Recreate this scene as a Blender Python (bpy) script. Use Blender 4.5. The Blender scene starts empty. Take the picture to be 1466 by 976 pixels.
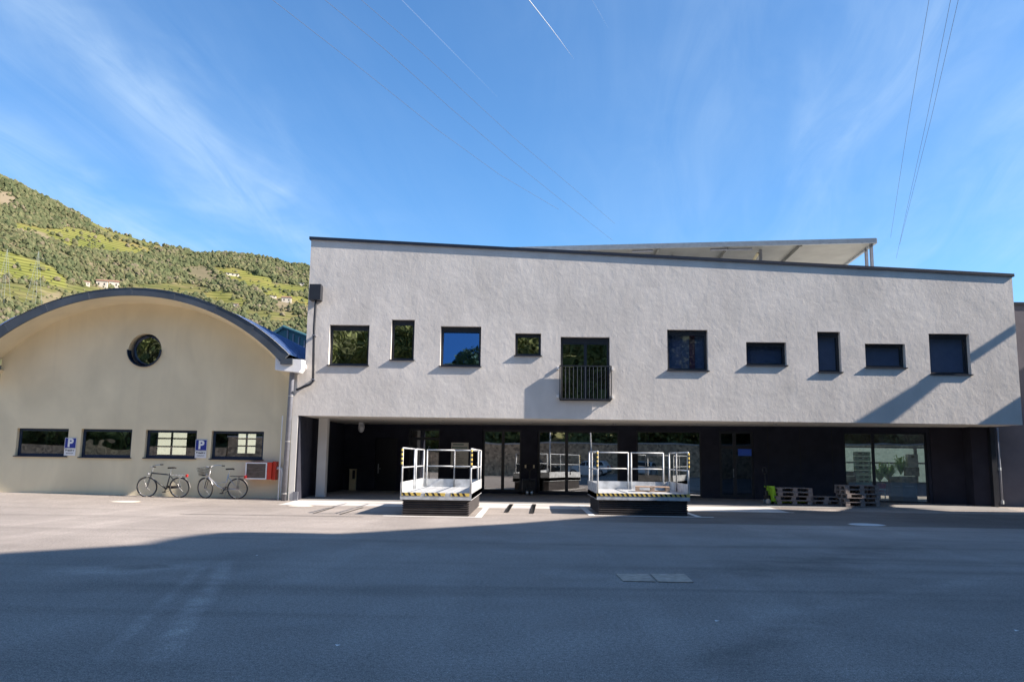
import bpy, bmesh, math, random
from mathutils import Vector, Matrix, noise
from mathutils.geometry import tessellate_polygon
random.seed(7)
scn = bpy.context.scene
COL = scn.collection
V = Vector

# ------------------------------------------------------------------ camera
CW, CH, CF = 1466., 976., 1180.
PITCH, ROLL, YAW, EYE = math.radians(8.1), 0.0140, math.radians(1.2), 1.55
_F = V((-math.sin(YAW)*math.cos(PITCH), math.cos(YAW)*math.cos(PITCH), math.sin(PITCH)))
_R0 = V((math.cos(YAW), math.sin(YAW), 0)); _U0 = _R0.cross(_F)
_R = _R0*math.cos(ROLL) + _U0*math.sin(ROLL); _U = -_R0*math.sin(ROLL) + _U0*math.cos(ROLL)
EYEP = V((0, 0, EYE))
cam_d = bpy.data.cameras.new('camera'); cam = bpy.data.objects.new('camera', cam_d); COL.objects.link(cam)
cam_d.sensor_width = 36.0; cam_d.lens = 36.0*CF/CW; cam_d.clip_end = 60000; cam_d.clip_start = .05
m = Matrix.Identity(4)
for i in range(3):
    m[i][0] = _R[i]; m[i][1] = _U[i]; m[i][2] = -_F[i]; m[i][3] = EYEP[i]
cam.matrix_world = m
scn.camera = cam

# ------------------------------------------------------------------ light
SUN = V((6.0, -1.0, 4.14)).normalized()          # towards the sun
elev = math.asin(SUN.z); azim = math.atan2(SUN.x, SUN.y)
world = bpy.data.worlds.new('World'); scn.world = world; world.use_nodes = True
wn, wl = world.node_tree.nodes, world.node_tree.links
wn.clear()
out = wn.new('ShaderNodeOutputWorld'); bg = wn.new('ShaderNodeBackground'); bg.inputs[1].default_value = .085
sky = wn.new('ShaderNodeTexSky'); sky.sky_type = 'NISHITA'; sky.sun_disc = False
sky.sun_elevation = elev; sky.sun_rotation = azim; sky.altitude = 300; sky.air_density = 1.0; sky.dust_density = .6; sky.ozone_density = 2.2
tc = wn.new('ShaderNodeTexCoord')
sep = wn.new('ShaderNodeSeparateXYZ'); wl.new(tc.outputs['Generated'], sep.inputs[0])
# cirrus live on a flat layer high above: direction / (z + .12)
ad = wn.new('ShaderNodeMath'); ad.operation = 'ADD'; ad.inputs[1].default_value = .14; wl.new(sep.outputs[2], ad.inputs[0])
mx = wn.new('ShaderNodeMath'); mx.operation = 'MAXIMUM'; mx.inputs[1].default_value = .05; wl.new(ad.outputs[0], mx.inputs[0])
dv = wn.new('ShaderNodeVectorMath'); dv.operation = 'DIVIDE'
cmb = wn.new('ShaderNodeCombineXYZ')
for i in range(3): wl.new(mx.outputs[0], cmb.inputs[i])
wl.new(tc.outputs['Generated'], dv.inputs[0]); wl.new(cmb.outputs[0], dv.inputs[1])
rot = wn.new('ShaderNodeVectorRotate'); rot.rotation_type = 'Z_AXIS'; rot.inputs['Angle'].default_value = math.radians(7); wl.new(dv.outputs[0], rot.inputs['Vector'])
def wnoise(scale3, sc, det, dist=.4, rough=.55, loc=(0, 0, 0)):
    mpn = wn.new('ShaderNodeMapping'); mpn.inputs['Scale'].default_value = scale3; mpn.inputs['Location'].default_value = loc; wl.new(rot.outputs[0], mpn.inputs[0])
    q = wn.new('ShaderNodeTexNoise'); q.inputs['Scale'].default_value = sc; q.inputs['Detail'].default_value = det; q.inputs['Distortion'].default_value = dist; q.inputs['Roughness'].default_value = rough
    wl.new(mpn.outputs[0], q.inputs['Vector']); return q.outputs[0]
def wmath(op, a, b, c=None):
    q = wn.new('ShaderNodeMath'); q.operation = op
    for i_, x_ in enumerate((a, b, c)):
        if x_ is None: continue
        if isinstance(x_, (int, float)): q.inputs[i_].default_value = x_
        else: wl.new(x_, q.inputs[i_])
    return q.outputs[0]
su = wn.new('ShaderNodeSeparateXYZ'); wl.new(rot.outputs[0], su.inputs[0])
uu = wmath('MULTIPLY_ADD', wmath('SUBTRACT', wnoise((1, .8, 1), 1.6, 5, .8), .5), .55, su.outputs[0])      # bands of cirrus, edges broken up
u01 = wmath('MULTIPLY_ADD', uu, .25, .5)
cr = wn.new('ShaderNodeValToRGB'); ce = cr.color_ramp.elements; cr.color_ramp.interpolation = 'EASE'
stops = [(-2, .35), (-1.55, .5), (-1.4, 1.), (-1.22, .30), (-1.0, .85), (-.85, .32), (-.65, .12), (-.3, .05), (.0, .18), (.18, .35), (.3, .2), (.47, .6), (.62, .35), (.85, .75), (1.1, .5), (2, .4)]
ce[0].position = 0; ce[0].color = (.35,)*3+(1,); ce[1].position = 1; ce[1].color = (.4,)*3+(1,)
for a_, b_ in stops[1:-1]: e_ = ce.new(.5+a_*.25); e_.color = (b_,)*3+(1,)
wl.new(u01, cr.inputs[0])
fib = wn.new('ShaderNodeMapRange'); fib.inputs[1].default_value = .32; fib.inputs[2].default_value = .72; fib.inputs[3].default_value = .35; fib.inputs[4].default_value = 1.2
wl.new(wnoise((2.6, .55, 1), 2.6, 8, 1.1, .6), fib.inputs[0])
pat = wn.new('ShaderNodeMapRange'); pat.inputs[1].default_value = .3; pat.inputs[2].default_value = .65; pat.inputs[3].default_value = .35; pat.inputs[4].default_value = 1.1
wl.new(wnoise((1, 1, 1), 1.1, 4, .5, .5, (3, 1, 0)), pat.inputs[0])
cf = wmath('MULTIPLY', wmath('MULTIPLY', cr.outputs[0], fib.outputs[0]), wmath('MULTIPLY', pat.outputs[0], .50))
# deeper, slightly greener blue of the phone's picture
gam = wn.new('ShaderNodeMix'); gam.data_type = 'RGBA'; gam.blend_type = 'MULTIPLY'; gam.inputs[0].default_value = 1
gam.inputs[7].default_value = (.52, .84, 1.08, 1)
wl.new(sky.outputs[0], gam.inputs[6])
cm = wn.new('ShaderNodeMix'); cm.data_type = 'RGBA'; cm.inputs[7].default_value = (3.3, 4.3, 5.4, 1)
wl.new(cf, cm.inputs[0]); wl.new(gam.outputs[2], cm.inputs[6]); wl.new(cm.outputs[2], bg.inputs[0]); wl.new(bg.outputs[0], out.inputs[0])
sun_d = bpy.data.lights.new('sun', 'SUN'); sun_d.energy = 5.0; sun_d.angle = math.radians(.53); sun_d.color = (1.0, .88, .76)
sun = bpy.data.objects.new('sun', sun_d); COL.objects.link(sun); sun.rotation_euler = SUN.to_track_quat('Z', 'Y').to_euler(); sun.location = (30, -10, 40)
scn.view_settings.view_transform = 'Standard'; scn.view_settings.look = 'None'; scn.view_settings.gamma = 1
scn.view_settings.exposure = 1.35

# ------------------------------------------------------------------ survey helpers: where a sight line meets a real surface
def ray(px, py): return _F + _R*((px-CW/2)/CF) + _U*((CH/2-py)/CF)
def gz(x, y):
    def S(t): t = max(0., min(1., t)); return t*t*(3-2*t)
    return .13*S((y-26.5)/5.5) + .07*S((-x-10)/8)*S((y-20)/8)
def G(px, py, z=None):
    d = ray(px, py); zz = z or 0.
    for k in range(6):
        p = EYEP + d*((zz-EYE)/d.z)
        if z is None: zz = gz(p.x, p.y)
    return p
def W(px, py, Y):
    d = ray(px, py); return EYEP + d*(Y/d.y)
def proj(p):
    q = p-EYEP; z = q.dot(_F); return CW/2+CF*q.dot(_R)/z, CH/2-CF*q.dot(_U)/z
YF = 28.32                                        # facade plane
YB = 29.02                                        # plane of the round-roofed building's front wall
A0 = V((-7.6, 35.35, 0)); AD = V((24.6, -4.65, 0)).normalized(); AN = V((AD.y, -AD.x, 0))   # recessed wall (AN points outwards)
RM = Matrix(((AD.x, -AN.x, 0, A0.x), (AD.y, -AN.y, 0, A0.y), (0, 0, 1, 0), (0, 0, 0, 1)))   # local: x along wall, y inwards, z up
RMi = RM.inverted()
def B(px, py, off=0.):
    d = ray(px, py); t = (A0 + AN*off - EYEP).dot(AN)/d.dot(AN); return RMi @ (EYEP + d*t)

# ------------------------------------------------------------------ materials
MATS = {}
def nt(name):
    mt = bpy.data.materials.new(name); mt.use_nodes = True; MATS[name] = mt
    return mt, mt.node_tree.nodes, mt.node_tree.links, mt.node_tree.nodes['Principled BSDF']
def mat(name, col, rough=.7, metal=0., var=.12, scale=6., bump=0., bscale=40., spec=None, stretch=None):
    mt, n, l, p = nt(name)
    p.inputs['Roughness'].default_value = rough; p.inputs['Metallic'].default_value = metal
    if spec is not None: p.inputs['Specular IOR Level'].default_value = spec
    t = n.new('ShaderNodeTexCoord'); v = t.outputs['Object']
    if stretch:
        mpn = n.new('ShaderNodeMapping'); mpn.inputs['Scale'].default_value = stretch; l.new(v, mpn.inputs[0]); v = mpn.outputs[0]
    ns = n.new('ShaderNodeTexNoise'); ns.inputs['Scale'].default_value = scale; ns.inputs['Detail'].default_value = 5
    l.new(v, ns.inputs['Vector'])
    r = n.new('ShaderNodeValToRGB'); r.color_ramp.elements[0].position = .3; r.color_ramp.elements[1].position = .7
    r.color_ramp.elements[0].color = tuple(c*(1-var) for c in col)+(1,); r.color_ramp.elements[1].color = tuple(min(1, c*(1+var)) for c in col)+(1,)
    l.new(ns.outputs[0], r.inputs[0]); l.new(r.outputs[0], p.inputs['Base Color'])
    if bump:
        b = n.new('ShaderNodeTexNoise'); b.inputs['Scale'].default_value = bscale; b.inputs['Detail'].default_value = 4; l.new(v, b.inputs['Vector'])
        bm = n.new('ShaderNodeBump'); bm.inputs['Strength'].default_value = bump; bm.inputs['Distance'].default_value = .02
        l.new(b.outputs[0], bm.inputs['Height']); l.new(bm.outputs[0], p.inputs['Normal'])
    return mt
def glass(name, refl=.3, tint=(.5, .55, .55), gcol=(.9, .95, 1), wav=.012, wsc=.5):
    mt, n, l, p = nt(name); n.remove(p)
    o = [x for x in n if x.type == 'OUTPUT_MATERIAL'][0]
    g = n.new('ShaderNodeBsdfGlossy'); g.inputs['Roughness'].default_value = .015; g.inputs['Color'].default_value = gcol+(1,)
    t = n.new('ShaderNodeBsdfTransparent'); t.inputs[0].default_value = tint+(1,)
    mxs = n.new('ShaderNodeMixShader'); mxs.inputs[0].default_value = refl
    l.new(t.outputs[0], mxs.inputs[1]); l.new(g.outputs[0], mxs.inputs[2]); l.new(mxs.outputs[0], o.inputs[0])
    if wav:
        tcn = n.new('ShaderNodeTexCoord'); ns = n.new('ShaderNodeTexNoise'); ns.inputs['Scale'].default_value = wsc; ns.inputs['Detail'].default_value = 1
        l.new(tcn.outputs['Object'], ns.inputs['Vector'])
        bm = n.new('ShaderNodeBump'); bm.inputs['Strength'].default_value = 1; bm.inputs['Distance'].default_value = wav
        l.new(ns.outputs[0], bm.inputs['Height']); l.new(bm.outputs[0], g.inputs['Normal'])
    return mt
def plaster(name, col, rel=.6, warm=None, st=(1, 1, .7), stk=.35):
    """trowelled render: big soft lumps, long trowel drags, fine grain"""
    mt, n, l, p = nt(name); p.inputs['Roughness'].default_value = .93; p.inputs['Specular IOR Level'].default_value = .2
    t = n.new('ShaderNodeTexCoord'); mpn = n.new('ShaderNodeMapping'); mpn.inputs['Scale'].default_value = st; l.new(t.outputs['Object'], mpn.inputs[0])
    def N(s, d, dist=0.):
        x = n.new('ShaderNodeTexNoise'); x.inputs['Scale'].default_value = s; x.inputs['Detail'].default_value = d; x.inputs['Distortion'].default_value = dist
        l.new(mpn.outputs[0], x.inputs['Vector']); return x.outputs[0]
    a, b, c = N(2.6, 4, .4), N(8., 5, .5), N(38., 2)
    def ma(x, k, y=None):
        q = n.new('ShaderNodeMath'); q.operation = 'MULTIPLY_ADD'; l.new(x, q.inputs[0]); q.inputs[1].default_value = k
        if y is None: q.inputs[2].default_value = 0
        else: l.new(y, q.inputs[2])
        return q.outputs[0]
    h = ma(a, .015*rel, ma(b, .0075*rel, ma(c, .0042*rel)))
    bm = n.new('ShaderNodeBump'); bm.inputs['Strength'].default_value = 1; bm.inputs['Distance'].default_value = 1; l.new(h, bm.inputs['Height']); l.new(bm.outputs[0], p.inputs['Normal'])
    d = N(.7, 5, .5)
    r = n.new('ShaderNodeValToRGB'); r.color_ramp.elements[0].position = .3; r.color_ramp.elements[1].position = .72
    r.color_ramp.elements[0].color = tuple(x*.86 for x in col)+(1,); r.color_ramp.elements[1].color = tuple(x*1.06 for x in col)+(1,)
    l.new(d, r.inputs[0])
    last = r.outputs[0]
    # faint rain streaks
    mp2 = n.new('ShaderNodeMapping'); mp2.inputs['Scale'].default_value = (2.2, 2.2, .12); l.new(t.outputs['Object'], mp2.inputs[0])
    s = n.new('ShaderNodeTexNoise'); s.inputs['Scale'].default_value = 1.5; s.inputs['Detail'].default_value = 4; l.new(mp2.outputs[0], s.inputs['Vector'])
    rr = n.new('ShaderNodeMapRange'); rr.inputs[1].default_value = .52; rr.inputs[2].default_value = .8; rr.inputs[4].default_value = stk; l.new(s.outputs[0], rr.inputs[0])
    mi = n.new('ShaderNodeMix'); mi.data_type = 'RGBA'; l.new(rr.outputs[0], mi.inputs[0]); l.new(last, mi.inputs[6]); mi.inputs[7].default_value = tuple(x*.8 for x in (warm or col))+(1,)
    l.new(mi.outputs[2], p.inputs['Base Color'])
    return mt
M_fac = plaster('grey_white_render', (.64, .61, .575), .62, st=(1.3, 1.3, 1.0))
M_fac_smooth = mat('smooth_white_plaster', (.60, .59, .57), .9, var=.05, scale=2)
M_barrel = plaster('beige_render', (.80, .70, .49), .22, (.66, .56, .42), stk=.18)
M_soff = mat('soffit_paint', (.68, .63, .56), .9, var=.05, scale=1.5)
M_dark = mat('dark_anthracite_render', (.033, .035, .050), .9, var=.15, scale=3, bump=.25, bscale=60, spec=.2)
M_neigh = mat('violet_grey_render', (.125, .118, .135), .9, var=.1, scale=2, bump=.2, bscale=40, spec=.2)
M_end = mat('dark_plum_render', (.036, .033, .044), .9, var=.15, scale=2, bump=.2, bscale=40, spec=.2)
M_anth = mat('anthracite_metal', (.018, .02, .026), .42, .0, var=.1)
M_blueframe = mat('dark_blue_frame', (.006, .022, .055), .4, 0, var=.1)
M_coping = mat('coping_sheet', (.018, .025, .042), .45, .3, var=.1)
M_fascia = mat('roof_edge_sheet', (.075, .09, .11), .5, .4, var=.25, scale=1.2)
M_blueroof = mat('blue_roof_sheet', (.035, .08, .18), .35, .2, var=.12)
M_teal = mat('teal_roof_sheet', (.06, .15, .17), .45, .3, var=.12)
M_zinc = mat('zinc_pipe', (.20, .21, .245), .5, .4, var=.12)
M_galv = mat('galvanised_steel', (.46, .48, .50), .5, .15, var=.28, scale=5)
M_white = mat('white_paint', (.78, .78, .78), .5, var=.05)
M_concrete = mat('pale_concrete', (.50, .48, .46), .9, var=.12, scale=1.5, bump=.15, bscale=30)
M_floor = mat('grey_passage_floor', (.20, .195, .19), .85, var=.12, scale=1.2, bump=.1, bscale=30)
M_floor2 = mat('pale_bounce_gravel', (.55, .54, .5), .95, var=.2, scale=8)  # unseen roof top made pale to bounce light under the canopy
M_black = mat('black_rubber', (.012, .012, .013), .6, var=.2)
M_blackmetal = mat('black_metal', (.02, .02, .022), .35, .2, var=.1)
M_bellows = mat('lift_skirt', (.035, .031, .032), .75, var=.25, scale=3)
M_yellow = mat('hazard_yellow', (.62, .45, .10), .6, var=.15)
M_red = mat('red_enamel', (.66, .045, .02), .4, var=.08)
M_wood = mat('pallet_wood', (.20, .17, .16), .85, var=.3, scale=5, stretch=(1, 8, 8))
M_woodw = mat('fresh_pallet_wood', (.42, .29, .2), .85, var=.3, scale=5, stretch=(1, 8, 8))
M_green = mat('lime_green_paint', (.36, .62, .04), .45, var=.06)
M_signblue = mat('sign_blue', (.012, .03, .26), .45, var=.03)
M_signblue2 = mat('bright_blue_sheet', (.04, .14, .75), .4, var=.05)
M_grate = mat('drain_grate', (.02, .02, .02), .6, .3)
M_iron = mat('cast_iron_cover', (.40, .34, .28), .75, .2, var=.25, scale=9, bump=.4, bscale=50)
M_lid = mat('concrete_lid', (.62, .57, .50), .85, var=.1)
M_lidg = mat('grey_manhole_lid', (.52, .54, .55), .8, var=.1)
M_silver = mat('silver_paint', (.5, .5, .5), .3, .6, var=.05)
M_tyre = mat('tyre', (.02, .02, .02), .8)
M_rim = mat('alloy_rim', (.5, .5, .52), .35, .8, var=.05)
M_bikedark = mat('dark_grey_bike_paint', (.05, .055, .06), .35, .3)
M_beige = mat('cream_metal', (.66, .58, .38), .6, var=.06)
M_curtain = mat('grey_blind', (.30, .36, .50), .9, var=.1)
M_pink = mat('pink_curtain', (.30, .13, .17), .9, var=.1)
M_paleblind = mat('pale_curtain', (.30, .36, .46), .9, var=.1)
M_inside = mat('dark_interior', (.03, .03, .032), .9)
M_room = mat('office_interior', (.62, .64, .60), .9)
M_crate = mat('pale_crate', (.62, .76, .64), .6, var=.06)
M_card = mat('cardboard', (.30, .26, .21), .85, var=.1)
M_leaf = mat('leaf', (.19, .21, .065), .6, var=.5, scale=1.2)
M_bark = mat('bark', (.09, .07, .05), .9, var=.3)
M_plant = mat('houseplant_leaf', (.42, .66, .16), .5, var=.3, scale=6)
_n = M_plant.node_tree.nodes; _l = M_plant.node_tree.links; _tr = _n.new('ShaderNodeBsdfTranslucent'); _tr.inputs[0].default_value = (.55, .85, .2, 1)
_x = _n.new('ShaderNodeMixShader'); _x.inputs[0].default_value = .6; _o = [q for q in _n if q.type == 'OUTPUT_MATERIAL'][0]
_l.new(_n['Principled BSDF'].outputs[0], _x.inputs[1]); _l.new(_tr.outputs[0], _x.inputs[2]); _l.new(_x.outputs[0], _o.inputs[0])
M_tail = mat('red_reflector', (.5, .02, .02), .3)
M_brown = mat('dark_glass_panel', (.10, .08, .07), .25, var=.35, scale=4, stretch=(1, 1, 6))
M_canopy = mat('canopy_sheet', (.26, .26, .24), .6, .2, var=.12, scale=1.5)
M_cable = mat('cable', (.07, .09, .13), .6)
M_trail = glass('vapour', .85, (1, 1, 1), (1, 1, 1), 0); M_trail2 = glass('faint_vapour', .06, (1, 1, 1), (1, 1, 1), 0)
for _m in (M_trail, M_trail2):
    _n = _m.node_tree.nodes; _l = _m.node_tree.links; _d = _n.new('ShaderNodeBsdfDiffuse'); _d.inputs[0].default_value = (.9, .9, .9, 1)
    _x = [q for q in _n if q.type == 'MIX_SHADER'][0]; _l.new(_d.outputs[0], _x.inputs[2])
M_pylon = mat('pylon_steel', (.20, .23, .20), .7)
M_house = mat('white_farmhouse_wall', (.48, .43, .36), .9, var=.08)
M_tile = mat('farmhouse_roof', (.22, .12, .08), .9, var=.2)
M_board = mat('notice_board_face', (.78, .76, .68), .6, var=.05)
M_boardband = mat('green_band', (.06, .20, .17), .6)
M_print = mat('small_print', (.25, .24, .22), .7)
M_caster = mat('shade_caster_wall', (.33, .31, .29), .9, var=.12)
G_dark = glass('dark_window_glass', .36, (.28, .30, .30), (.92, 1., .9), .010, 1.2)
G_blue = glass('blueish_window_glass', .08, (.42, .48, .56), (.75, .85, 1.), .004, .6)
G_sky = glass('sky_tinted_glass', .34, (.28, .30, .36), (.24, .46, .85), .006, .8)  # deep blue of the reflected sky put into the gloss tint
G_shop = glass('shop_glass', .38, (.16, .17, .18), (.95, .98, 1.), .010, .35)
G_clear = glass('clear_window_glass', .36, (.74, .8, .76), (.9, .95, 1.), .004, .5)
G_red = None

for _mm in (M_crate,):
    _n = _mm.node_tree.nodes; _l = _mm.node_tree.links; _tr = _n.new('ShaderNodeBsdfTranslucent'); _tr.inputs[0].default_value = (.75, .95, .8, 1)
    _x = _n.new('ShaderNodeMixShader'); _x.inputs[0].default_value = .5; _o = [q for q in _n if q.type == 'OUTPUT_MATERIAL'][0]
    _l.new(_n['Principled BSDF'].outputs[0], _x.inputs[1]); _l.new(_tr.outputs[0], _x.inputs[2]); _l.new(_x.outputs[0], _o.inputs[0])
def asphalt():
    mt, n, l, p = nt('asphalt'); p.inputs['Roughness'].default_value = .93; p.inputs['Specular IOR Level'].default_value = .25
    t = n.new('ShaderNodeTexCoord'); ob = t.outputs['Object']
    def N(s, d, v=ob, dist=0., rough=.5):
        x = n.new('ShaderNodeTexNoise'); x.inputs['Scale'].default_value = s; x.inputs['Detail'].default_value = d; x.inputs['Distortion'].default_value = dist; x.inputs['Roughness'].default_value = rough
        l.new(v, x.inputs['Vector']); return x.outputs[0]
    def MR(x, a, b, c, d):
        q = n.new('ShaderNodeMapRange'); l.new(x, q.inputs[0])
        for i, vv in enumerate((a, b, c, d)): q.inputs[i+1].default_value = vv
        return q.outputs[0]
    def mul(a, b):
        q = n.new('ShaderNodeMath'); q.operation = 'MULTIPLY'; l.new(a, q.inputs[0]); l.new(b, q.inputs[1]); return q.outputs[0]
    big = MR(N(.16, 6, ob, .8), .3, .7, .80, 1.16)
    mid = MR(N(1.1, 4, ob, .4), .3, .7, .93, 1.07)
    grain = mul(MR(N(85, 3, ob, 0, .75), .36, .64, .45, 1.5), MR(N(24, 4, ob, 0, .75), .34, .66, .72, 1.26))
    # tyre tracks and dust drags sweeping diagonally towards the building
    mp1 = n.new('ShaderNodeMapping'); mp1.inputs['Rotation'].default_value = (0, 0, math.radians(-14)); mp1.inputs['Scale'].default_value = (1.5, .06, 1); l.new(ob, mp1.inputs[0])
    tr = MR(N(.8, 4, mp1.outputs[0], .25), .54, .72, 1., 1.14)
    mp3 = n.new('ShaderNodeMapping'); mp3.inputs['Rotation'].default_value = (0, 0, math.radians(8)); mp3.inputs['Scale'].default_value = (.07, 1.1, 1); l.new(ob, mp3.inputs[0])
    tr2 = MR(N(.9, 4, mp3.outputs[0], .4), .53, .72, 1., .76)
    vo = n.new('ShaderNodeTexVoronoi'); vo.inputs['Scale'].default_value = 95; l.new(ob, vo.inputs['Vector'])
    st = MR(vo.outputs[0], .1, .5, 1.22, .88)
    sx = n.new('ShaderNodeSeparateXYZ'); l.new(ob, sx.inputs[0])
    def M_(op, a, b, c=None):
        q = n.new('ShaderNodeMath'); q.operation = op
        for i_, x_ in enumerate((a, b, c)):
            if x_ is None: continue
            if isinstance(x_, (int, float)): q.inputs[i_].default_value = x_
            else: l.new(x_, q.inputs[i_])
        return q.outputs[0]
    wob = M_('MULTIPLY', M_('SUBTRACT', N(.9, 4), .5), 1.)
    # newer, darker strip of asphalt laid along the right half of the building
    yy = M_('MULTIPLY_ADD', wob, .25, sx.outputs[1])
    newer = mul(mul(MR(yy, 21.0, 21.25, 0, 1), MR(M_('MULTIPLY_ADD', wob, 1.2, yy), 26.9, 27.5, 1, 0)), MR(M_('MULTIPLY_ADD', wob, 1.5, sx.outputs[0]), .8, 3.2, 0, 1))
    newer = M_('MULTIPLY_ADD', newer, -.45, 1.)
    # pale scuffs left by turning lorries
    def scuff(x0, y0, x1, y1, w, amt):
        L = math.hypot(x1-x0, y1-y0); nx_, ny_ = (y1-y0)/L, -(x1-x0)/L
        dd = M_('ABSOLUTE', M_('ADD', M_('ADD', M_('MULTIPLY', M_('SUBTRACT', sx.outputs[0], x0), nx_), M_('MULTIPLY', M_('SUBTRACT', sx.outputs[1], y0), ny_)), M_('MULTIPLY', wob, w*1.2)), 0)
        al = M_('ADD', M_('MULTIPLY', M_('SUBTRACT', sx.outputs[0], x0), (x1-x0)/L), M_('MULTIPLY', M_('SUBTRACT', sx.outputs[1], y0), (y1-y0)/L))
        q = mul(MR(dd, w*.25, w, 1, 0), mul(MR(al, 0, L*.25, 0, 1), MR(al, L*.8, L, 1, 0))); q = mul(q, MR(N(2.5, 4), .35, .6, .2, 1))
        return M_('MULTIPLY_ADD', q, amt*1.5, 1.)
    g_ = lambda px, py: (G(px, py).x, G(px, py).y)
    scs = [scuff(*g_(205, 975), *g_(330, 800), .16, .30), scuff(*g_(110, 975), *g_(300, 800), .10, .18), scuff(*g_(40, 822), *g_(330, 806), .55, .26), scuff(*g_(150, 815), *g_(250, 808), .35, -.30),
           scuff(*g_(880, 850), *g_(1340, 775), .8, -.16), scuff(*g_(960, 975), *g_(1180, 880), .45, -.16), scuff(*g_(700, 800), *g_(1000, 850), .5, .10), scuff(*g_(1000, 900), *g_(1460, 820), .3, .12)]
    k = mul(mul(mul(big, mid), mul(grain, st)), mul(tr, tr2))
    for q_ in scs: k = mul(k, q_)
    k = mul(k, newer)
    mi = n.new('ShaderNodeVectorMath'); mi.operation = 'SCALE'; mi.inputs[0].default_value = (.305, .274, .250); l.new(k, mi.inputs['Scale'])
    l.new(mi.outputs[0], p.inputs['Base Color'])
    bm = n.new('ShaderNodeBump'); bm.inputs['Strength'].default_value = .5; bm.inputs['Distance'].default_value = .006; l.new(vo.outputs[0], bm.inputs['Height']); l.new(bm.outputs[0], p.inputs['Normal'])
    return mt
M_asphalt = asphalt()

# ------------------------------------------------------------------ object helpers
def meta(o, label=None, cat=None, group=None, kind=None):
    if label: o['label'] = label
    if cat: o['category'] = cat
    if group: o['group'] = group
    if kind: o['kind'] = kind
    return o
def thing(name, label, cat, loc=(0, 0, 0), rz=0., group=None):
    o = bpy.data.objects.new(name, None); COL.objects.link(o); o.location = loc; o.rotation_euler = (0, 0, rz); o.empty_display_size = .3
    return meta(o, label, cat, group)
class MB:
    def __init__(s): s.v = []; s.f = []; s.mi = []; s.m = 0
    def add(s, vs, fs):
        b = len(s.v); s.v += [V(q) for q in vs]; s.f += [tuple(i+b for i in f) for f in fs]; s.mi += [s.m]*len(fs); return s
    def box(s, x0, x1, y0, y1, z0, z1, M=None):
        vs = [V((x, y, z)) for x in (x0, x1) for y in (y0, y1) for z in (z0, z1)]
        if M is not None: vs = [M @ q for q in vs]
        return s.add(vs, [(0, 1, 3, 2), (4, 6, 7, 5), (0, 4, 5, 1), (2, 3, 7, 6), (0, 2, 6, 4), (1, 5, 7, 3)])
    def tube(s, pts, r, n=8, cap=True, closed=False):
        pts = [V(p) for p in pts]; k = len(pts); rs = r if isinstance(r, (list, tuple)) else [r]*k
        vs = []; ref = None
        for i, p in enumerate(pts):
            if closed: t = pts[(i+1) % k]-pts[i-1]
            else: t = (pts[min(i+1, k-1)]-pts[max(i-1, 0)])
            t.normalize()
            if ref is None: ref = V((0, 0, 1)) if abs(t.z) < .9 else V((1, 0, 0))
            a = t.cross(ref); a.normalize(); b = t.cross(a); ref = -b if False else ref
            for j in range(n):
                an = 2*math.pi*j/n; vs.append(p + (a*math.cos(an)+b*math.sin(an))*rs[i])
        fs = []
        for i in range(k if closed else k-1):
            i2 = (i+1) % k
            for j in range(n): fs.append((i*n+j, i*n+(j+1) % n, i2*n+(j+1) % n, i2*n+j))
        if cap and not closed: fs += [tuple(range(n-1, -1, -1)), tuple((k-1)*n+j for j in range(n))]
        return s.add(vs, fs)
    def prism(s, poly, y0, y1):                    # poly in (x,z), extruded along y
        n = len(poly); vs = [V((a, y0, b)) for a, b in poly]+[V((a, y1, b)) for a, b in poly]
        tri = tessellate_polygon([[V((a, b, 0)) for a, b in poly]])
        fs = [tuple(t) for t in tri]+[tuple(i+n for i in reversed(t)) for t in tri]+[(i, (i+1) % n, (i+1) % n+n, i+n) for i in range(n)]
        return s.add(vs, fs)
    def sheet(s, x0, x1, y0, y1, dz, nx=1, ny=1):
        vs = []; fs = []
        for j in range(ny+1):
            for i in range(nx+1):
                x = x0+(x1-x0)*i/nx; y = y0+(y1-y0)*j/ny; vs.append((x, y, gz(x, y)+dz))
        for j in range(ny):
            for i in range(nx): a = j*(nx+1)+i; fs.append((a, a+1, a+nx+2, a+nx+1))
        return s.add(vs, fs)
    def lathe(s, prof, c, n=16):
        vs = []; fs = []; k = len(prof)
        for (r, z) in prof:
            for j in range(n): a = 2*math.pi*j/n; vs.append((c[0]+r*math.cos(a), c[1]+r*math.sin(a), c[2]+z))
        for i in range(k-1):
            for j in range(n): fs.append((i*n+j, i*n+(j+1) % n, (i+1)*n+(j+1) % n, (i+1)*n+j))
        fs += [tuple(range(n-1, -1, -1)), tuple((k-1)*n+j for j in range(n))]
        return s.add(vs, fs)
    def xf(s, M): s.v = [M @ q for q in s.v]; return s
    def build(s, name, ms, parent=None, smooth=False, fix=True):
        me = bpy.data.meshes.new(name); off = V((0, 0, 0))
        if parent is not None:
            q = parent
            while q is not None: off += q.location; q = q.parent
        me.from_pydata([tuple(q-off) for q in s.v], [], s.f)
        for mt in (ms if isinstance(ms, (list, tuple)) else [ms]): me.materials.append(mt)
        for i, pl in enumerate(me.polygons): pl.material_index = s.mi[i]
        if fix:
            bm = bmesh.new(); bm.from_mesh(me); bmesh.ops.recalc_face_normals(bm, faces=bm.faces); bm.to_mesh(me); bm.free()
        if smooth: me.polygons.foreach_set('use_smooth', [True]*len(me.polygons))
        o = bpy.data.objects.new(name, me); COL.objects.link(o)
        if parent is not None: o.parent = parent
        return o
def copy_tree(o, parent=None):
    c = o.copy(); COL.objects.link(c)
    if parent is not None: c.parent = parent
    for ch in list(o.children): copy_tree(ch, c)
    return c
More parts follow.
